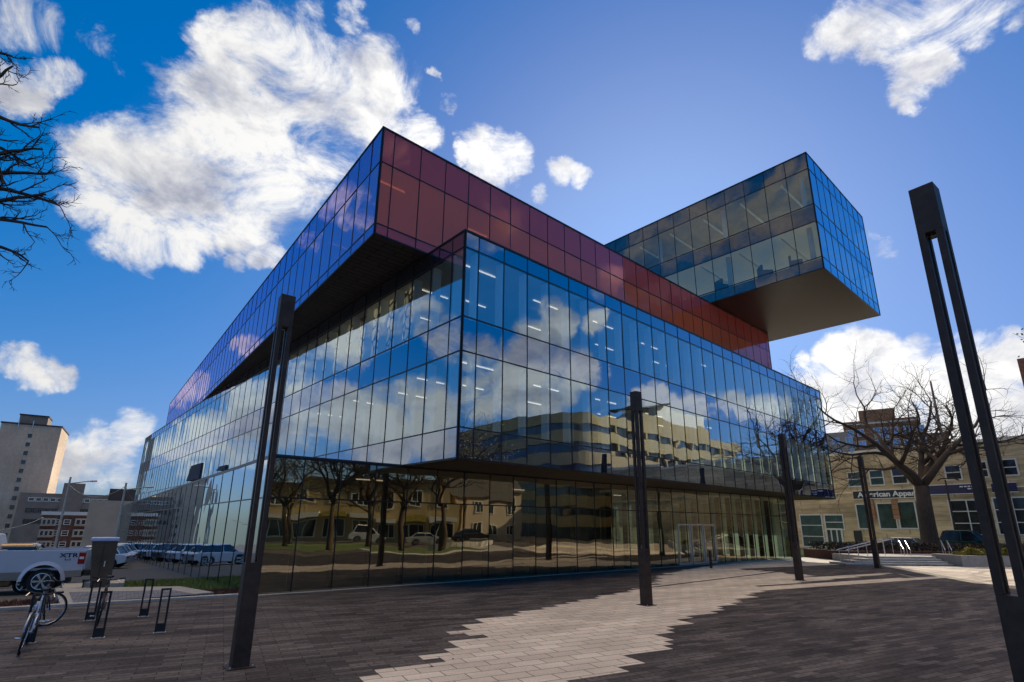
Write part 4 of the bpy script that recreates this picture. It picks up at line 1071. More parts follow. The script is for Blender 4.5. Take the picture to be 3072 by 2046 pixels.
# tree whose branches hang into the top left corner
def left_tree():
    rnd = random.Random(11); o = thing('bare_tree', 'bare tree at the left edge, only its dark twigs reaching into the sky', 'tree')
    T = MB(); Cw = MB(); D0 = 12.5
    base = spot(-560, 1700, D0); base.z = -.1
    top = spot(-470, 900, D0); top2 = spot(-330, 420, D0)
    T.tube([base, base.lerp(top, .5) + Vector((.1, 0, 0)), top, top2], [.36, .30, .24, .10], 12)
    def rv(s): return Vector((rnd.gauss(0, s), rnd.gauss(0, s), rnd.gauss(0, s)))
    def grow(p, d, ln, r, lvl):
        n = 6; pts = [p.copy()]; rad = [r]; dirs = [d.copy()]
        for i in range(n):
            d = (d + rv(.14) + Vector((0, 0, -.03 if lvl == 1 else .04))).normalized(); p = p + d * (ln / n); pts.append(p.copy()); rad.append(r * (1 - .6 * (i + 1) / n)); dirs.append(d.copy())
        Cw.tube(pts, rad, 4 if lvl < 3 else 3, cap=False)
        if lvl >= 4: return
        for j in range(4 if lvl < 3 else 3):
            i = min(n, 1 + int((j + rnd.random()) * n / 4)); dd = dirs[i]; ax = dd.orthogonal().normalized(); ax.rotate(Matrix.Rotation(rnd.random() * 6.28, 3, dd))
            nd = dd.copy(); nd.rotate(Matrix.Rotation(R(rnd.uniform(25, 60)), 3, ax)); grow(pts[i], nd, ln * rnd.uniform(.38, .6), max(rad[i] * .55, .006), lvl + 1)
    for (u0, v0, u1, v1, ln, f_) in [(-80, 560, 130, 590, 1.15, .3), (-80, 640, 110, 690, 1.0, .25), (-70, 340, 60, 330, .85, .6), (-70, 440, 70, 520, .9, .4), (-60, 470, 110, 430, .9, .45), (-60, 600, 90, 620, 1.0, .28), (-50, 520, 120, 510, .95, .35), (-70, 290, 50, 215, .9, .75), (-80, 720, 30, 740, .8, .15), (-70, 400, 40, 470, .8, .5), (-90, 160, 10, 130, .6, .9)]:
        a = spot(u0, v0, D0 - .3); b_ = spot(u1, v1, D0 - .6); s_ = top.lerp(top2, f_) if f_ > .0 else top
        T.tube([s_, s_.lerp(a, .5) + Vector((0, 0, .15)), a], [.09, .065, .042], 7)
        grow(a, (b_ - a).normalized(), ln, .042, 1)
    T.build('trunk', M['bark'], o, smooth=True); Cw.build('crown', M['twig'], o)
left_tree()

# ------------------------------------------------------------------ buildings
def window(parent, o_, d, n, s, z, w_, h_, fm=None, gm_=None, fw=.08, bars=0, proud=.05, hb=0, sub=True):
    """window centred on wall coordinate s,z; frame is a part, pane its sub-part"""
    fm = fm or M['whiteframe']; gm_ = gm_ or M['darkglass']; m_ = MB(); ang = math.atan2(d.y, d.x)
    c = o_ + d * s + n * (proud / 2)
    for sx2 in (-1, 1): m_.box((c.x + d.x * sx2 * (w_ - fw) / 2, c.y + d.y * sx2 * (w_ - fw) / 2, z), (fw, proud, h_), ang)
    for sz in (-1, 1): m_.box((c.x, c.y, z + sz * (h_ - fw) / 2), (w_ - 2 * fw, proud, fw), ang)
    for k in range(bars):
        t = -w_ / 2 + w_ * (k + 1) / (bars + 1); m_.box((c.x + d.x * t, c.y + d.y * t, z), (fw * .7, proud * .9, h_ - 2 * fw), ang)
    for k in range(hb): 
        t = -h_ / 2 + h_ * (k + 1) / (hb + 1); m_.box((c.x, c.y, z + t), (w_ - 2 * fw, proud * .8, fw * .7), ang)
    f_ = m_.build('window', fm, parent)
    g = MB(); e_ = o_ + d * s + n * .015
    g.face([(e_.x - d.x * (w_ / 2 - .02), e_.y - d.y * (w_ / 2 - .02), z - h_ / 2 + .02), (e_.x + d.x * (w_ / 2 - .02), e_.y + d.y * (w_ / 2 - .02), z - h_ / 2 + .02), (e_.x + d.x * (w_ / 2 - .02), e_.y + d.y * (w_ / 2 - .02), z + h_ / 2 - .02), (e_.x - d.x * (w_ / 2 - .02), e_.y - d.y * (w_ / 2 - .02), z + h_ / 2 - .02)])
    g.build('pane', gm_, f_); return f_
def rect(o_, a, W_, Dp):
    d = D(a); n = Vector((-d.y, d.x, 0)); return [o_, o_ + d * W_, o_ + d * W_ + n * Dp, o_ + n * Dp]
def block(parent, o_, a, W_, Dp, z0, z1, mat, name='wall', bevel=0):
    return MB().prism([(p.x, p.y) for p in rect(o_, a, W_, Dp)], z0, z1).build(name, mat, parent, bevel=bevel)
M['stone'] = brickmat('sandy_stone_blocks', (.54, .40, .215), (.66, .51, .29), (.30, .22, .12), 1.1, .42, .012, axes='wall', noise_amt=.28, big=(.35, .45, (1, 1, 1)), nscale=2.5, bump=.25)
M['stonecap'] = pmat('pale_stone_band', (.78, .72, .56), .8, 0, .12, 1.2)
M['towerwall'] = brickmat('beige_tower_brick', (.60, .455, .32), (.65, .50, .36), (.52, .40, .28), .8, 2.9, .03, axes='wall', noise_amt=.1, big=(.08, .15, (1, 1, 1)), nscale=1, bump=.1)
M['redbrick'] = brickmat('red_brick', (.16, .065, .042), (.21, .085, .055), (.16, .12, .09), .3, .12, .012, axes='wall', noise_amt=.3, nscale=1)
M['greyconc'] = pmat('grey_brown_render', (.25, .195, .15), .85, 0, .25, .25)
M['beigeconc'] = pmat('beige_concrete', (.42, .34, .245), .85, 0, .12, .3)
M['tanconc'] = pmat('tan_precast', (.42, .315, .15), .8, 0, .1, .6)
M['brownstone'] = brickmat('brown_stone_tower', (.34, .17, .085), (.42, .22, .11), (.12, .07, .04), 1.2, .5, .02, axes='wall', noise_amt=.2, nscale=.6)
M['yelbrick'] = pmat('yellow_render', (.60, .36, .09), .8, 0, .15, .5)
M['paneblue'] = pmat('sky_tinted_pane', (.30, .42, .62), .12, .3, .25, .4)  # blue of the mirrored sky is put into the base colour
M['roofdark'] = pmat('dark_roofing', (.045, .042, .04), .8, 0, .2)
M['greendoor'] = pmat('teal_tinted_pane', (.045, .075, .060), .1, .1, .4, 1.2)

# sandy stone shop building
aa_a = -56.0; aO = Vector((34.65, 59.09, 0)); aD = D(aa_a); aN = Vector((aD.y, -aD.x, 0))
def aa(u, vv):
    d = ray(u, vv); t = (aO - O).dot(aN) / d.dot(aN); X = O + d * t
    return (X - aO).dot(aD), X.z
sh = thing('shop_building', 'sandy stone shop building with a black and a navy sign, behind the big bare tree', 'shop building')
w0 = aO + aD * -16
MB().prism([(p.x, p.y) for p in [w0, aO + aD * 38, aO + aD * 38 - aN * 22, w0 - aN * 22]], -.3, 9.75).build('wall', M['stone'], sh)
cp = [w0 + aN * .14, aO + aD * 38.1 + aN * .14, aO + aD * 38.1 - aN * 22, w0 - aN * 22]
MB().prism([(p.x, p.y) for p in cp], 9.752, 10.05).build('parapet', M['stonecap'], sh)
for zz_ in (5.75,):
    MB().box(((aO + aD * 11 + aN * .06).x, (aO + aD * 11 + aN * .06).y, zz_), (54, .12, .10), math.atan2(aD.y, aD.x)).build('ledge', M['stonecap'], sh)
def aw(u0, v0, u1, v1, **k):
    s0_, z0_ = aa(u0, v1); s1_, z1_ = aa(u1, v0); s0b, z0b = aa(u0, v0); s1b, z1b = aa(u1, v1)
    s_ = (s0_ + s1_ + s0b + s1b) / 4; ww = (s1_ + s1b - s0_ - s0b) / 2; zc_ = (z0_ + z1b + z1_ + z0b) / 4; hh = (z1_ + z0b - z0_ - z1b) / 2
    return window(sh, aO, aD, aN, s_, zc_, ww, hh, proud=.07, fw=.11, **k)
for a4 in ((2543, 1415, 2587, 1461), (2608, 1409, 2653, 1457), (2675, 1403, 2723, 1453), (2834, 1394, 2886, 1441), (2913, 1384, 2966, 1434), (3004, 1375, 3055, 1428)):
    aw(*a4, hb=1, gm_=M['greendoor'] if a4[0] < 2660 else M['darkglass'])
for a4 in ((2571, 1511, 2607, 1588), (2634, 1508, 2690, 1588), (2694, 1503, 2752, 1587)): aw(*a4, gm_=M['greendoor'])
aw(2404, 1543, 2472, 1642, hb=2, bars=0, gm_=M['greendoor']); aw(2852, 1498, 2968, 1606, bars=1, hb=2); aw(2986, 1490, 3110, 1606, bars=1, hb=2)
dfr = aw(2474, 1543, 2533, 1590, hb=1, gm_=M['greendoor'])
s0_, z_ = aa(2485, 1647); s1_, _z = aa(2536, 1647)
dr_ = window(sh, aO, aD, aN, (s0_ + s1_) / 2, 1.08, abs(s1_ - s0_), 2.12, fw=.16, bars=2, hb=0, gm_=M['greendoor'], proud=.09); dr_.name = 'door'
for u in (2618, 2690):
    s_, zz_ = aa(u, 1540); p = aO + aD * s_ + aN * .06
    MB().box((p.x, p.y, zz_ + .4), (.55, .10, 1.9), R(aa_a)).build('shutter', M['brownstone'], sh)
s_, zz_ = aa(2575, 1608); p = aO + aD * s_ + aN * .05
MB().box((p.x, p.y, zz_), (.75, .06, 1.1), R(aa_a)).build('notice_board', M['black'], sh)
def sign(name, label, s0_, s1_, z0_, z1_, mat, trim=True):
    t_ = thing(name, label, 'shop sign'); c = aO + aD * ((s0_ + s1_) / 2) + aN * .14
    MB().box((c.x, c.y, (z0_ + z1_) / 2), (s1_ - s0_, .12, z1_ - z0_), R(aa_a)).build('panel', mat, t_)
    for z in (z0_ - .03, z1_ + .03): MB().box((c.x, c.y, z), (s1_ - s0_ + .1, .13, .06), R(aa_a)).build('trim', M['white'], t_)
    return t_
M['navy'] = pmat('navy_sign', (.013, .011, .065), .4, 0, .15)
s_a, z_a = aa(2567, 1497); s_b, z_b = aa(2567, 1476)
s_e, _q = aa(2772, 1480)
sg = sign('shop_sign', 'long black shop sign with white lettering American Apparel, partly behind the tree trunk', s_a - .1, s_e + .1, z_a, z_b + .05, M['black'])
rotm = (PI / 2, 0, R(aa_a)); p = aO + aD * (s_a + .35) + aN * .205
tx = text('American Apparel', (z_b - z_a) * .98, M['white'], sg, (p.x, p.y, z_a + .17), rotm, bold=.022, sx_=1.0)
wdt = max(v_.co.x for v_ in tx.data.vertices) - min(v_.co.x for v_ in tx.data.vertices); tx.scale = ((s_e - s_a - .45) / wdt, 1, 1)
s_c, z_c = aa(2775, 1484); s_d, _q = aa(2942, 1484); z_t = z_c + (z_b - z_a) * 1.12
ng = sign('shop_sign', 'navy blue shop sign band with small white lines of lettering, right of the tree trunk', s_c, s_d, z_c, z_t, M['navy'])
m_ = MB()
s_k, _q = aa(2884, 1475)
for r_i in range(3):
    x = s_k + r_i * .55
    while x < s_d - .2:
        l = random.uniform(.10, .28); c = aO + aD * (x + l / 2) + aN * .205
        m_.box((c.x, c.y, z_t - .20 - r_i * .21), (l, .01, .10), R(aa_a)); x += l + .07
m_.build('lettering', M['white'], ng)
s_c2, z_c2 = aa(2980, 1477); s_d2, _q = aa(3056, 1477)
n2_ = sign('shop_sign', 'small dark blue shop sign seen behind the legs of the closest lamp post', s_c2, s_d2, z_c2, z_c2 + .75, M['navy'])
m_ = MB()
for x, l in ((s_c2 + .5, .5), (s_c2 + 2.2, .6)):
    c = aO + aD * (x + l / 2) + aN * .205; m_.box((c.x, c.y, z_c2 + .36), (l, .01, .16), R(aa_a))
m_.build('lettering', M['white'], n2_)

# brown stone tower behind the shop building
bt = thing('brown_stone_tower', 'brown stone building with grouped pale windows rising behind the shop roof', 'building')
p0 = spot(2532, 1300, 170); p1 = spot(2768, 1300, 170); dd_ = (p1 - p0); dd_.z = 0; W_ = dd_.length; ang_ = math.degrees(math.atan2(dd_.y, dd_.x)); p0.z = 0
nF = Vector((dd_.y, -dd_.x, 0)).normalized(); dn = dd_.normalized()
block(bt, p0, ang_, W_, 18, -2, 30.0, M['brownstone']); block(bt, p0 + dn * 4, ang_, W_ - 9, 14, 30.01, 32.8, M['brownstone'])
block(bt, p0 - nF * -.3, ang_, W_, 17, 29.0, 29.4, M['stonecap'], 'cornice')
block(bt, p0 + dn * (W_ + .02), ang_, 5, 14, -2, 25.5, M['brownstone'])
for r_i in range(4):
    for g0 in (.12, .70, .88):
        for k in range(2):
            window(bt, p0, dn, nF, W_ * g0 + k * 2.4 - .6, 26.8 - r_i * 3.1, 1.7, 2.0, gm_=M['paneblue'], fw=.2, bars=1, proud=.12)
for r_i in range(3): 
    for k in range(2): window(bt, p0, dn, nF, W_ * .44 + k * 1.7, 26.4 - r_i * 3.2, 1.5, 2.9, gm_=M['paneblue'], fw=.15, proud=.1, hb=1)
g2 = thing('grey_apartment_block', 'pale grey block between the library and the brown stone building', 'building')
p2 = spot(2440, 1300, 165); p2.z = 0; block(g2, p2, ang_, math.hypot(spot(2532, 1300, 168).x - p2.x, spot(2532, 1300, 168).y - p2.y), 14, -2, 26.6, M['beigeconc'])
for r_i in range(4):
    for k in range(3): window(g2, p2, dn, nF, 2.0 + k * 3, 24.3 - r_i * 3.1, 1.6, 1.7, gm_=M['paneblue'], fw=.15, bars=1, proud=.12)
tw = thing('dark_brick_tower', 'dark reddish tower touching the right edge of the photo', 'building')
p3 = spot(3050, 1077, 105); zt_ = p3.z; p3.z = 0; block(tw, p3, -50, 5, 6, -1, zt_, M['redbrick'])
for r_i in range(8):
    for k in range(1): window(tw, p3, D(-50), Vector((D(-50).y, -D(-50).x, 0)), 2.5 + k * 4, zt_ - 2.4 - r_i * 3.2, 1.6, 1.8, proud=.1)
pf = thing('rooftop_mast', 'thin pale mast leaning in view behind the branches of the big bare tree', 'mast')
pm_ = spot(2828, 1322, 120); pt = pm_.copy(); MB().tube([(pm_.x, pm_.y, 0), (pm_.x, pm_.y, 28)], [.45, .15], 8).build('mast', M['greyconc'], pf)
# thin street lamp in front of the shops
sl = thing('street_lamp', 'thin dark street lamp in front of the shop building, right of the tree trunk', 'street lamp')
q_ = spot(2868, 1600, 60); MB().tube([(q_.x, q_.y, 0), (q_.x, q_.y, 6.3)], [.10, .06], 8).build('pole', M['post'], sl)
MB().tube([(q_.x - .5, q_.y + .2, 6.25), (q_.x - .3, q_.y + .1, 6.42), (q_.x + .5, q_.y - .3, 6.42), (q_.x + .8, q_.y - .5, 6.25)], .06, 6).build('lamp_head', M['post'], sl)

# left: tower, long building, brick block, concrete block
t1 = thing('beige_tower_block', 'tall beige tower block with one column of small dark windows', 'apartment tower')
a0 = Vector((-174.4, 179.75, 0)); a1 = Vector((-161.1, 188.76, 0)); dA = (a1 - a0).normalized(); nA = Vector((dA.y, -dA.x, 0)); an_ = math.degrees(math.atan2(dA.y, dA.x)); Wt = (a1 - a0).length
block(t1, a0, an_, Wt, 22, -16, 34, M['towerwall']); block(t1, a0 - dA * .25 - nA * -.25, an_, Wt + .5, 22.5, 34.01, 34.5, M['roofdark'], 'roof_edge')
block(t1, a0 + dA * 4.1 - nA * .8, an_, 7.6, 9, 34.51, 37.3, M['greyconc'], 'penthouse'); block(t1, a0 + dA * 3.9 - nA * .6, an_, 8.0, 9.4, 37.31, 37.8, M['roofdark'], 'penthouse_roof')
for s_ in (4.4, 8.2): 
    p = a0 + dA * s_ + nA * .3; MB().tube([(p.x, p.y, 33), (p.x, p.y, 35.6)], .18, 6).build('roof_vent', M['chrome'], t1)
for k in range(14):
    p = a0 + dA * (Wt * .50) ; window(t1, a0, dA, nA, Wt * .50, 30.3 - k * 3.02, 1.05, 1.25, fm=M['roofdark'], fw=.12, proud=.10)
lg = thing('long_grey_building', 'long grey brown building with a stair tower on the skyline behind the brick house', 'building')
l0 = spot(60, 1482, 232); l1 = spot(430, 1487, 232); zt_ = l0.z; l0.z = 0; l1.z = 0; dl_ = (l1 - l0).normalized(); nl_ = Vector((dl_.y, -dl_.x, 0)); al_ = math.degrees(math.atan2(dl_.y, dl_.x)); Wl = (l1 - l0).length
block(lg, l0, al_, Wl, 16, -18, 10.4, M['greyconc']); c0_ = spot(186, 1480, 231); c0_.z = 0
block(lg, c0_, al_, 5.6, 8, -18, 13.9, M['greyconc'], 'stair_tower')
for r_i in range(3):
    for k in range(16):
        window(lg, l0, dl_, nl_, 3.0 + k * (Wl - 6) / 15, 8.4 - r_i * 3.4, 1.6, 1.3, fw=.22, proud=.1, fm=M['whiteframe'] if r_i == 0 else M['roofdark'])
bk_ = thing('brick_apartment_house', 'dark red brick apartment house with white bay windows, below the skyline at the left', 'apartment house')
b0 = spot(130, 1534, 190); b1 = spot(292, 1538, 190); zb_ = b0.z; b0.z = 0; b1.z = 0; db_ = (b1 - b0).normalized(); nb_ = Vector((db_.y, -db_.x, 0)); ab_ = math.degrees(math.atan2(db_.y, db_.x)); Wb = (b1 - b0).length
block(bk_, b0, ab_, Wb, 14, -18, zb_ - .9, M['redbrick']); block(bk_, b0 - db_ * .3 + nb_ * .4, ab_, Wb + .6, 14.6, zb_ - .89, zb_, M['whiteframe'], 'cornice')
for r_i in range(6):
    z = zb_ - 2.7 - r_i * 2.85
    for s_, w_, bays in ((1.6, 2.8, 2), (Wb - 2.6, 3.4, 2)):
        c = b0 + db_ * s_ + nb_ * .5
        MB().box((c.x, c.y, z), (w_ + .3, 1.0, 2.0), math.atan2(db_.y, db_.x)).build('bay', M['beigeconc'], bk_)
        for k in (-1, 0, 1): window(bk_, b0 + nb_ * 1.0, db_, nb_, s_ + k * w_ * .33, z + .05, w_ * .26, 1.25, proud=.08, fw=.06)
    for s_, w_ in ((Wb * .30, .8), (Wb * .47, 1.5), (Wb * .66, .8)): window(bk_, b0, db_, nb_, s_, z, w_, 1.4, proud=.15, fw=.16, hb=1)
cb_ = thing('concrete_apartment_block', 'blank sided concrete apartment block next to the far end of the library', 'apartment block')
c0_ = Vector((-91.6, 118.9, 0)); c1_ = Vector((-83.5, 124.8, 0)); dc_ = (c1_ - c0_).normalized(); nc_ = Vector((dc_.y, -dc_.x, 0)); ac_ = math.degrees(math.atan2(dc_.y, dc_.x)); Wc = (c1_ - c0_).length
block(cb_, c0_, ac_, Wc, 26, -14, 6.4, M['beigeconc']); block(cb_, c0_ + dc_ * 3 - nc_ * 9, ac_, 5, 8, 6.41, 9.4, M['roofdark'], 'plant_room')
rs = MB()
e0 = c1_ + dc_ * .02; de_ = -nc_
for k in range(9):
    z = 5.2 - k * 2.2; c = e0 + de_ * 13 + dc_ * .45; rs.box((c.x, c.y, z), (.9, 24.5, 1.05), math.atan2(dc_.y, dc_.x))
rs.build('balcony', M['tanconc'], cb_)
for k in range(9):
    z = 6.0 - k * 2.2 - 1.9; c = e0 + de_ * 13 + dc_ * .06; MB().box((c.x, c.y, z), (.1, 24.4, 1.0), math.atan2(dc_.y, dc_.x)).build('window_band', M['darkglass'], cb_)
# utility poles, wires, cabinet
def pole(label, p, h_, arm=True):
    o = thing('utility_pole', label, 'utility pole', (p.x, p.y, terrain(p.x, p.y)))
    MB().tube([(0, 0, -.3), (0, 0, h_)], [.11, .08], 8).build('pole', M['palewood'], o)
    MB().tube([(0, 0, h_ - .6), (1.3, .9, h_ - .3)], .05, 6).build('bracket', M['palewood'], o)
    MB().tube([(1.25, .86, h_ - .31), (1.7, 1.15, h_ - .26)], .09, 6).build('lamp_head', M['white'], o)
    return o
M['palewood'] = pmat('weathered_pole_wood', (.55, .48, .38), .8, 0, .2)
pa = spot(165, 1640, 66); pb = spot(349, 1600, 58)
pole('pale utility pole in front of the brick apartment house', pa, 7.6); pole('pale utility pole just left of the far end of the library', pb, 6.6)
def wire(label, pts, sag):
    m_ = MB(); P_ = []
    for i in range(13):
        f_ = i / 12; q = pts[0].lerp(pts[1], f_); q.z -= sag * 4 * f_ * (1 - f_); P_.append(q)
    m_.tube(P_, .022, 4, cap=False); o = m_.build('overhead_wire', M['palewood']); tag(o, label, 'wire')
ta = Vector((pa.x, pa.y, terrain(pa.x, pa.y) + 6.9)); tb_ = Vector((pb.x, pb.y, terrain(pb.x, pb.y) + 6.3))
wire('pale overhead wire running from the left edge to the utility pole by the brick house', [spot(-60, 1596, 40), spot(130, 1552, 64)], .25)
wire('pale overhead wire running from the library end down to the utility pole beside it', [tb_, spot(420, 1500, 86)], .6)
wire('pale overhead wire between the two utility poles', [ta, tb_], 1.0)
cbn = thing('utility_cabinet', 'brown metal cabinet with a pale blue lid, standing behind the pickup truck', 'cabinet')
p = spot(300, 1700, 29 * .82); r0 = .62
cbn.location = (p.x, p.y, terrain(p.x, p.y)); cbn.rotation_euler = (0, 0, R(38))
M['cab'] = pmat('brown_cabinet_metal', (.105, .072, .045), .45, .3, .3, 1.2); M['lid'] = pmat('pale_blue_lid', (.50, .55, .78), .4, .1, .05)
MB().hexa([(-.15, -.22, .12), (.36, -.22, .12), (.36, .22, .12), (-.15, .22, .12), (-.36, -.25, 1.74), (.36, -.25, 1.74), (.36, .25, 1.74), (-.36, .25, 1.74)]).build('body', M['cab'], cbn, bevel=.015)
MB().box((0, 0, 1.80), (.78, .56, .12)).build('lid', M['lid'], cbn, bevel=.03)
MB().box((.1, 0, .06), (.62, .5, .12)).build('plinth', M['kerb'], cbn)
MB().box((0, -.256, .93), (.012, .012, 1.55)).build('door_seam', M['black'], cbn); MB().box((.1, -.262, 1.0), (.03, .03, .18)).build('handle', M['steel'], cbn)

# ------------------------------------------------------------------ the side of the square behind the camera (seen in the glass)
sheet('lawn', [(15, -8), (26, -8), (28.5, 2), (29, 12), (24, 17), (16.5, 8)], .013, M['lawn'])
arc = [(17.0, 8.4), (20, 13), (24, 17.6), (29.5, 12.6), (33, 14.5), (24.5, 21.5), (18.5, 15.5), (15.6, 9.5)]
sheet('curved_path', arc, .019, M['kerb'])
cw = MB()
for i in range(24):
    a = R(200 + i * 6); a2 = R(200 + (i + 1) * 6 - .4); c = Vector((33, 9, 0))
    p1_ = c + Vector((math.cos(a), math.sin(a), 0)) * -6.0; p2_ = c + Vector((math.cos(a2), math.sin(a2), 0)) * -6.0; q1 = c + Vector((math.cos(a), math.sin(a), 0)) * -6.4; q2 = c + Vector((math.cos(a2), math.sin(a2), 0)) * -6.4
    cw.hexa([(q1.x, q1.y, 0), (q2.x, q2.y, 0), (p2_.x, p2_.y, 0), (p1_.x, p1_.y, 0), (q1.x, q1.y, .5), (q2.x, q2.y, .5), (p2_.x, p2_.y, .5), (p1_.x, p1_.y, .5)])
tag(cw.build('seating_wall', M['kerb']), 'low curved pale seating wall on the lawn, mirrored in the ground floor glass', 'low wall')
sheet('street', [(28, -40), (36, -40), (50, 8), (44, 12), (31, -2)], .022, M['asphalt'])
row = thing('shop_row', 'two storey row of small shops with white framed windows, mirrored in the ground floor glass', 'shops')
r0_ = Vector((31.5, -16, 0)); rd = D(66); rn = Vector((-rd.y, rd.x, 0)); Wr = 27
MB().prism([(p.x, p.y) for p in (r0_, r0_ + rd * Wr, r0_ + rd * Wr - rn * 9, r0_ - rn * 9)][::-1], -.1, 6.6).build('wall', M['tanconc'], row)
MB().prism([(p.x, p.y) for p in (r0_ + rn * .4, r0_ + rd * Wr + rn * .4, r0_ + rd * Wr - rn * 9.4, r0_ - rn * 9.4)][::-1], 6.61, 7.2).build('roof', M['roofdark'], row)
for k in range(8):
    window(row, r0_, rd, rn, 2 + k * 3.3, 1.5, 2.5, 2.0, bars=2, proud=.1, fw=.12)
    window(row, r0_, rd, rn, 2 + k * 3.3, 4.9, 1.6, 1.5, bars=1, proud=.1, fw=.12)
    c = r0_ + rd * (2 + k * 3.3) + rn * .55; MB().box((c.x, c.y, 2.9), (2.9, 1.0, .5), R(66)).build('awning', M['whiteframe'] if k % 3 else M['yellow'], row)
for i, (x, y, h_) in enumerate([(14.5, 1.0, 11), (29.5, 3.0, 10.5), (27.5, -5.0, 11.5), (21.5, -1.5, 12)]):
    bare_tree(['slender bare tree nearest the plaza lamp posts, mirrored at the left end of the glass', 'bare street tree before the small shops, mirrored in the middle of the glass', 'bare street tree in front of the leftmost mirrored shops', 'bare tree in the middle of the mirrored lawn'][i], (x, y, 0), h_, 90 + i, .2, .3, 1.0, levels=4, leaves=M['yellow'] if i == 2 else None, group='bare trees around the mirrored lawn and shops')
hs_ = thing('gabled_house', 'grey gabled house mirrored in the ground floor glass, beside the row of small shops', 'house')
g0 = Vector((44.5, 8.5, 0)); block(hs_, g0, 50, 9, -9, 0, 5.6, M['beigeconc'])
gd = D(50); gn = Vector((-gd.y, gd.x, 0))
rfm = MB(); A_ = g0 + gd * -.4 + gn * .4; B_ = g0 + gd * 9.4 + gn * .4; C2 = g0 + gd * 9.4 - gn * 9.4; D2 = g0 + gd * -.4 - gn * 9.4; ra = (A_ + D2) / 2; rb = (B_ + C2) / 2
rfm.face([(A_.x, A_.y, 5.5), (B_.x, B_.y, 5.5), (rb.x, rb.y, 9.0), (ra.x, ra.y, 9.0)]); rfm.face([(C2.x, C2.y, 5.5), (D2.x, D2.y, 5.5), (ra.x, ra.y, 9.0), (rb.x, rb.y, 9.0)]); rfm.face([(A_.x, A_.y, 5.5), (ra.x, ra.y, 9.0), (D2.x, D2.y, 5.5)]); rfm.face([(B_.x, B_.y, 5.5), (C2.x, C2.y, 5.5), (rb.x, rb.y, 9.0)])
rfm.build('roof', M['roofdark'], hs_)
for k in range(3): 
    for z in (1.6, 4.2): window(hs_, g0, gd, gn, 1.8 + k * 2.7, z, 1.2, 1.4, proud=.1, bars=1)
M['officeglass'] = pmat('office_window_band', (.06, .07, .07), .10, 0, .5, .6, spec=.8)
# curved tan office block
of = thing('curved_office_block', 'tan office block with a rounded corner and long window bands, mirrored in the blue glass', 'office block')
def foot(off_):
    d = D(41.5); n = Vector((-d.y, d.x, 0)); c = Vector((66.0, 22.6, 0)); r_ = 6.0 + off_
    pts = []
    e1 = Vector((66, 22.6, 0)) + n * r_
    pts.append(e1 + d * 46)
    for k in range(13):
        a = math.atan2(n.y, n.x) + (PI * .5) * k / 12
        pts.append(c + Vector((math.cos(a), math.sin(a), 0)) * r_)
    l_ = pts[-1]; pts.append(l_ - n * 26); pts.append(pts[0] - n * 32)
    return [(p.x, p.y) for p in pts]
zf = [0, 3.6, 6.7, 9.8, 12.9, 16.0, 18.95]
for i in range(6):
    MB().prism(foot(-.35), zf[i] + (.05 if i else 0), zf[i + 1] - 1.71).build('window_band', M['officeglass'], of)
    MB().prism(foot(0), zf[i + 1] - 1.7, zf[i + 1]).build('spandrel_band', M['tanconc'], of)
od = D(41.5); on = Vector((-od.y, od.x, 0)); o0 = Vector((66, 22.6, 0)) + on * 6.0
for i in range(6):
    for k in range(11):
        c = o0 + od * (3.5 + k * 4) - on * .10; MB().box((c.x, c.y, (zf[i] + zf[i + 1] - 1.7) / 2), (1.4 if i < 2 else .5, .5, zf[i + 1] - 1.72 - zf[i]), R(41.5)).build('pier', M['tanconc'], of)
for k in range(4):
    for i in (3, 4):
        pass
for (s_, l_, z0_, z1_, mt) in ((14, 26, 18.96, 21.6, M['tanconc']), (20, 18, 21.61, 24, M['whiteframe']), (6, 9, 18.96, 20.2, M['darkglass'])):
    q0 = o0 + od * s_ - on * 3; MB().prism([(p.x, p.y) for p in (q0 - on * 8, q0 - on * 8 + od * l_, q0 + od * l_, q0)], z0_, z1_).build('upper_floor', mt, of)
cnp = o0 + od * 12 - on * 1
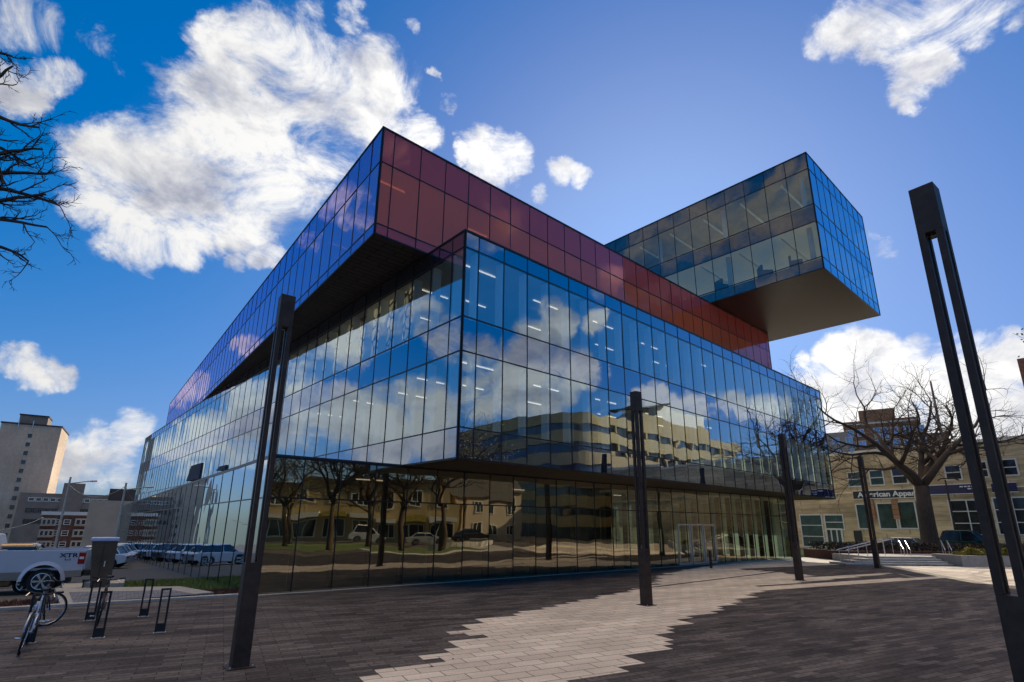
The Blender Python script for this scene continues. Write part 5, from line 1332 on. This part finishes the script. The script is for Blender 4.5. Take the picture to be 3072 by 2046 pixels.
MB().hexa([tuple(cnp + Vector((0, 0, 21.8))), tuple(cnp + od * 12 + Vector((0, 0, 24.4))), tuple(cnp + od * 12 - on * 7 + Vector((0, 0, 24.4))), tuple(cnp - on * 7 + Vector((0, 0, 21.8))),
           tuple(cnp + Vector((0, 0, 22.1))), tuple(cnp + od * 12 + Vector((0, 0, 24.8))), tuple(cnp + od * 12 - on * 7 + Vector((0, 0, 24.8))), tuple(cnp - on * 7 + Vector((0, 0, 22.1)))]).build('canopy', M['roofdark'], of)
put(car('white van with a green side panel, mirrored in the ground floor glass', (.68, .70, .70), 'van', tall=.6, name='parked_van'), (32.5, 1.5), R(66))
put(car('silver car on the street opposite, mirrored near the middle of the ground floor glass', (.5, .5, .48)), (35.5, 7.5), R(66))
put(car('black car on the street opposite, mirrored right of the library corner', (.03, .03, .035)), (41.0, 10.5), R(60))
M['books'] = brickmat('rows_of_books', (.30, .06, .04), (.08, .12, .22), (.02, .02, .02), .05, .32, .004, axes='wall', noise_amt=.6, nscale=20, bump=0)
def shelf():
    o = thing('bookshelf', 'tall bookshelf standing inside behind the blue glass of the library', 'bookshelf', group='bookshelves inside the library')
    m_ = MB()
    for z in (.05, .45, .85, 1.25, 1.65, 2.0): m_.box((0, 0, z), (2.2, .42, .03))
    for x in (-1.1, 0, 1.1): m_.box((x, 0, 1.0), (.03, .44, 2.0))
    m_.build('case', M['whiteframe'], o)
    b_ = MB()
    for z in (.05, .45, .85, 1.25, 1.65): b_.box((0, 0, z + .165), (2.1, .36, .27))
    b_.build('books', M['books'], o); return o
sh0 = None
for zf_ in (5.51, 9.67):
    for (s_, t_, a_) in ((3.4, 6.2, 90), (5.2, 6.2, 90), (11.5, 3.2, 0), (14.8, 3.2, 0), (17.6, 3.2, 0), (3.8, 13, 90), (3.8, 18, 90), (21, 3.4, 0)):
        o = sh0 if sh0 is None else copy_tree(sh0)
        if o is None: o = sh0 = shelf()
        o.location = P(VOL['A'], s_, t_, zf_); o.rotation_euler = (0, 0, R(VOL['A']['r'] + a_))
bpy.context.view_layer.update()
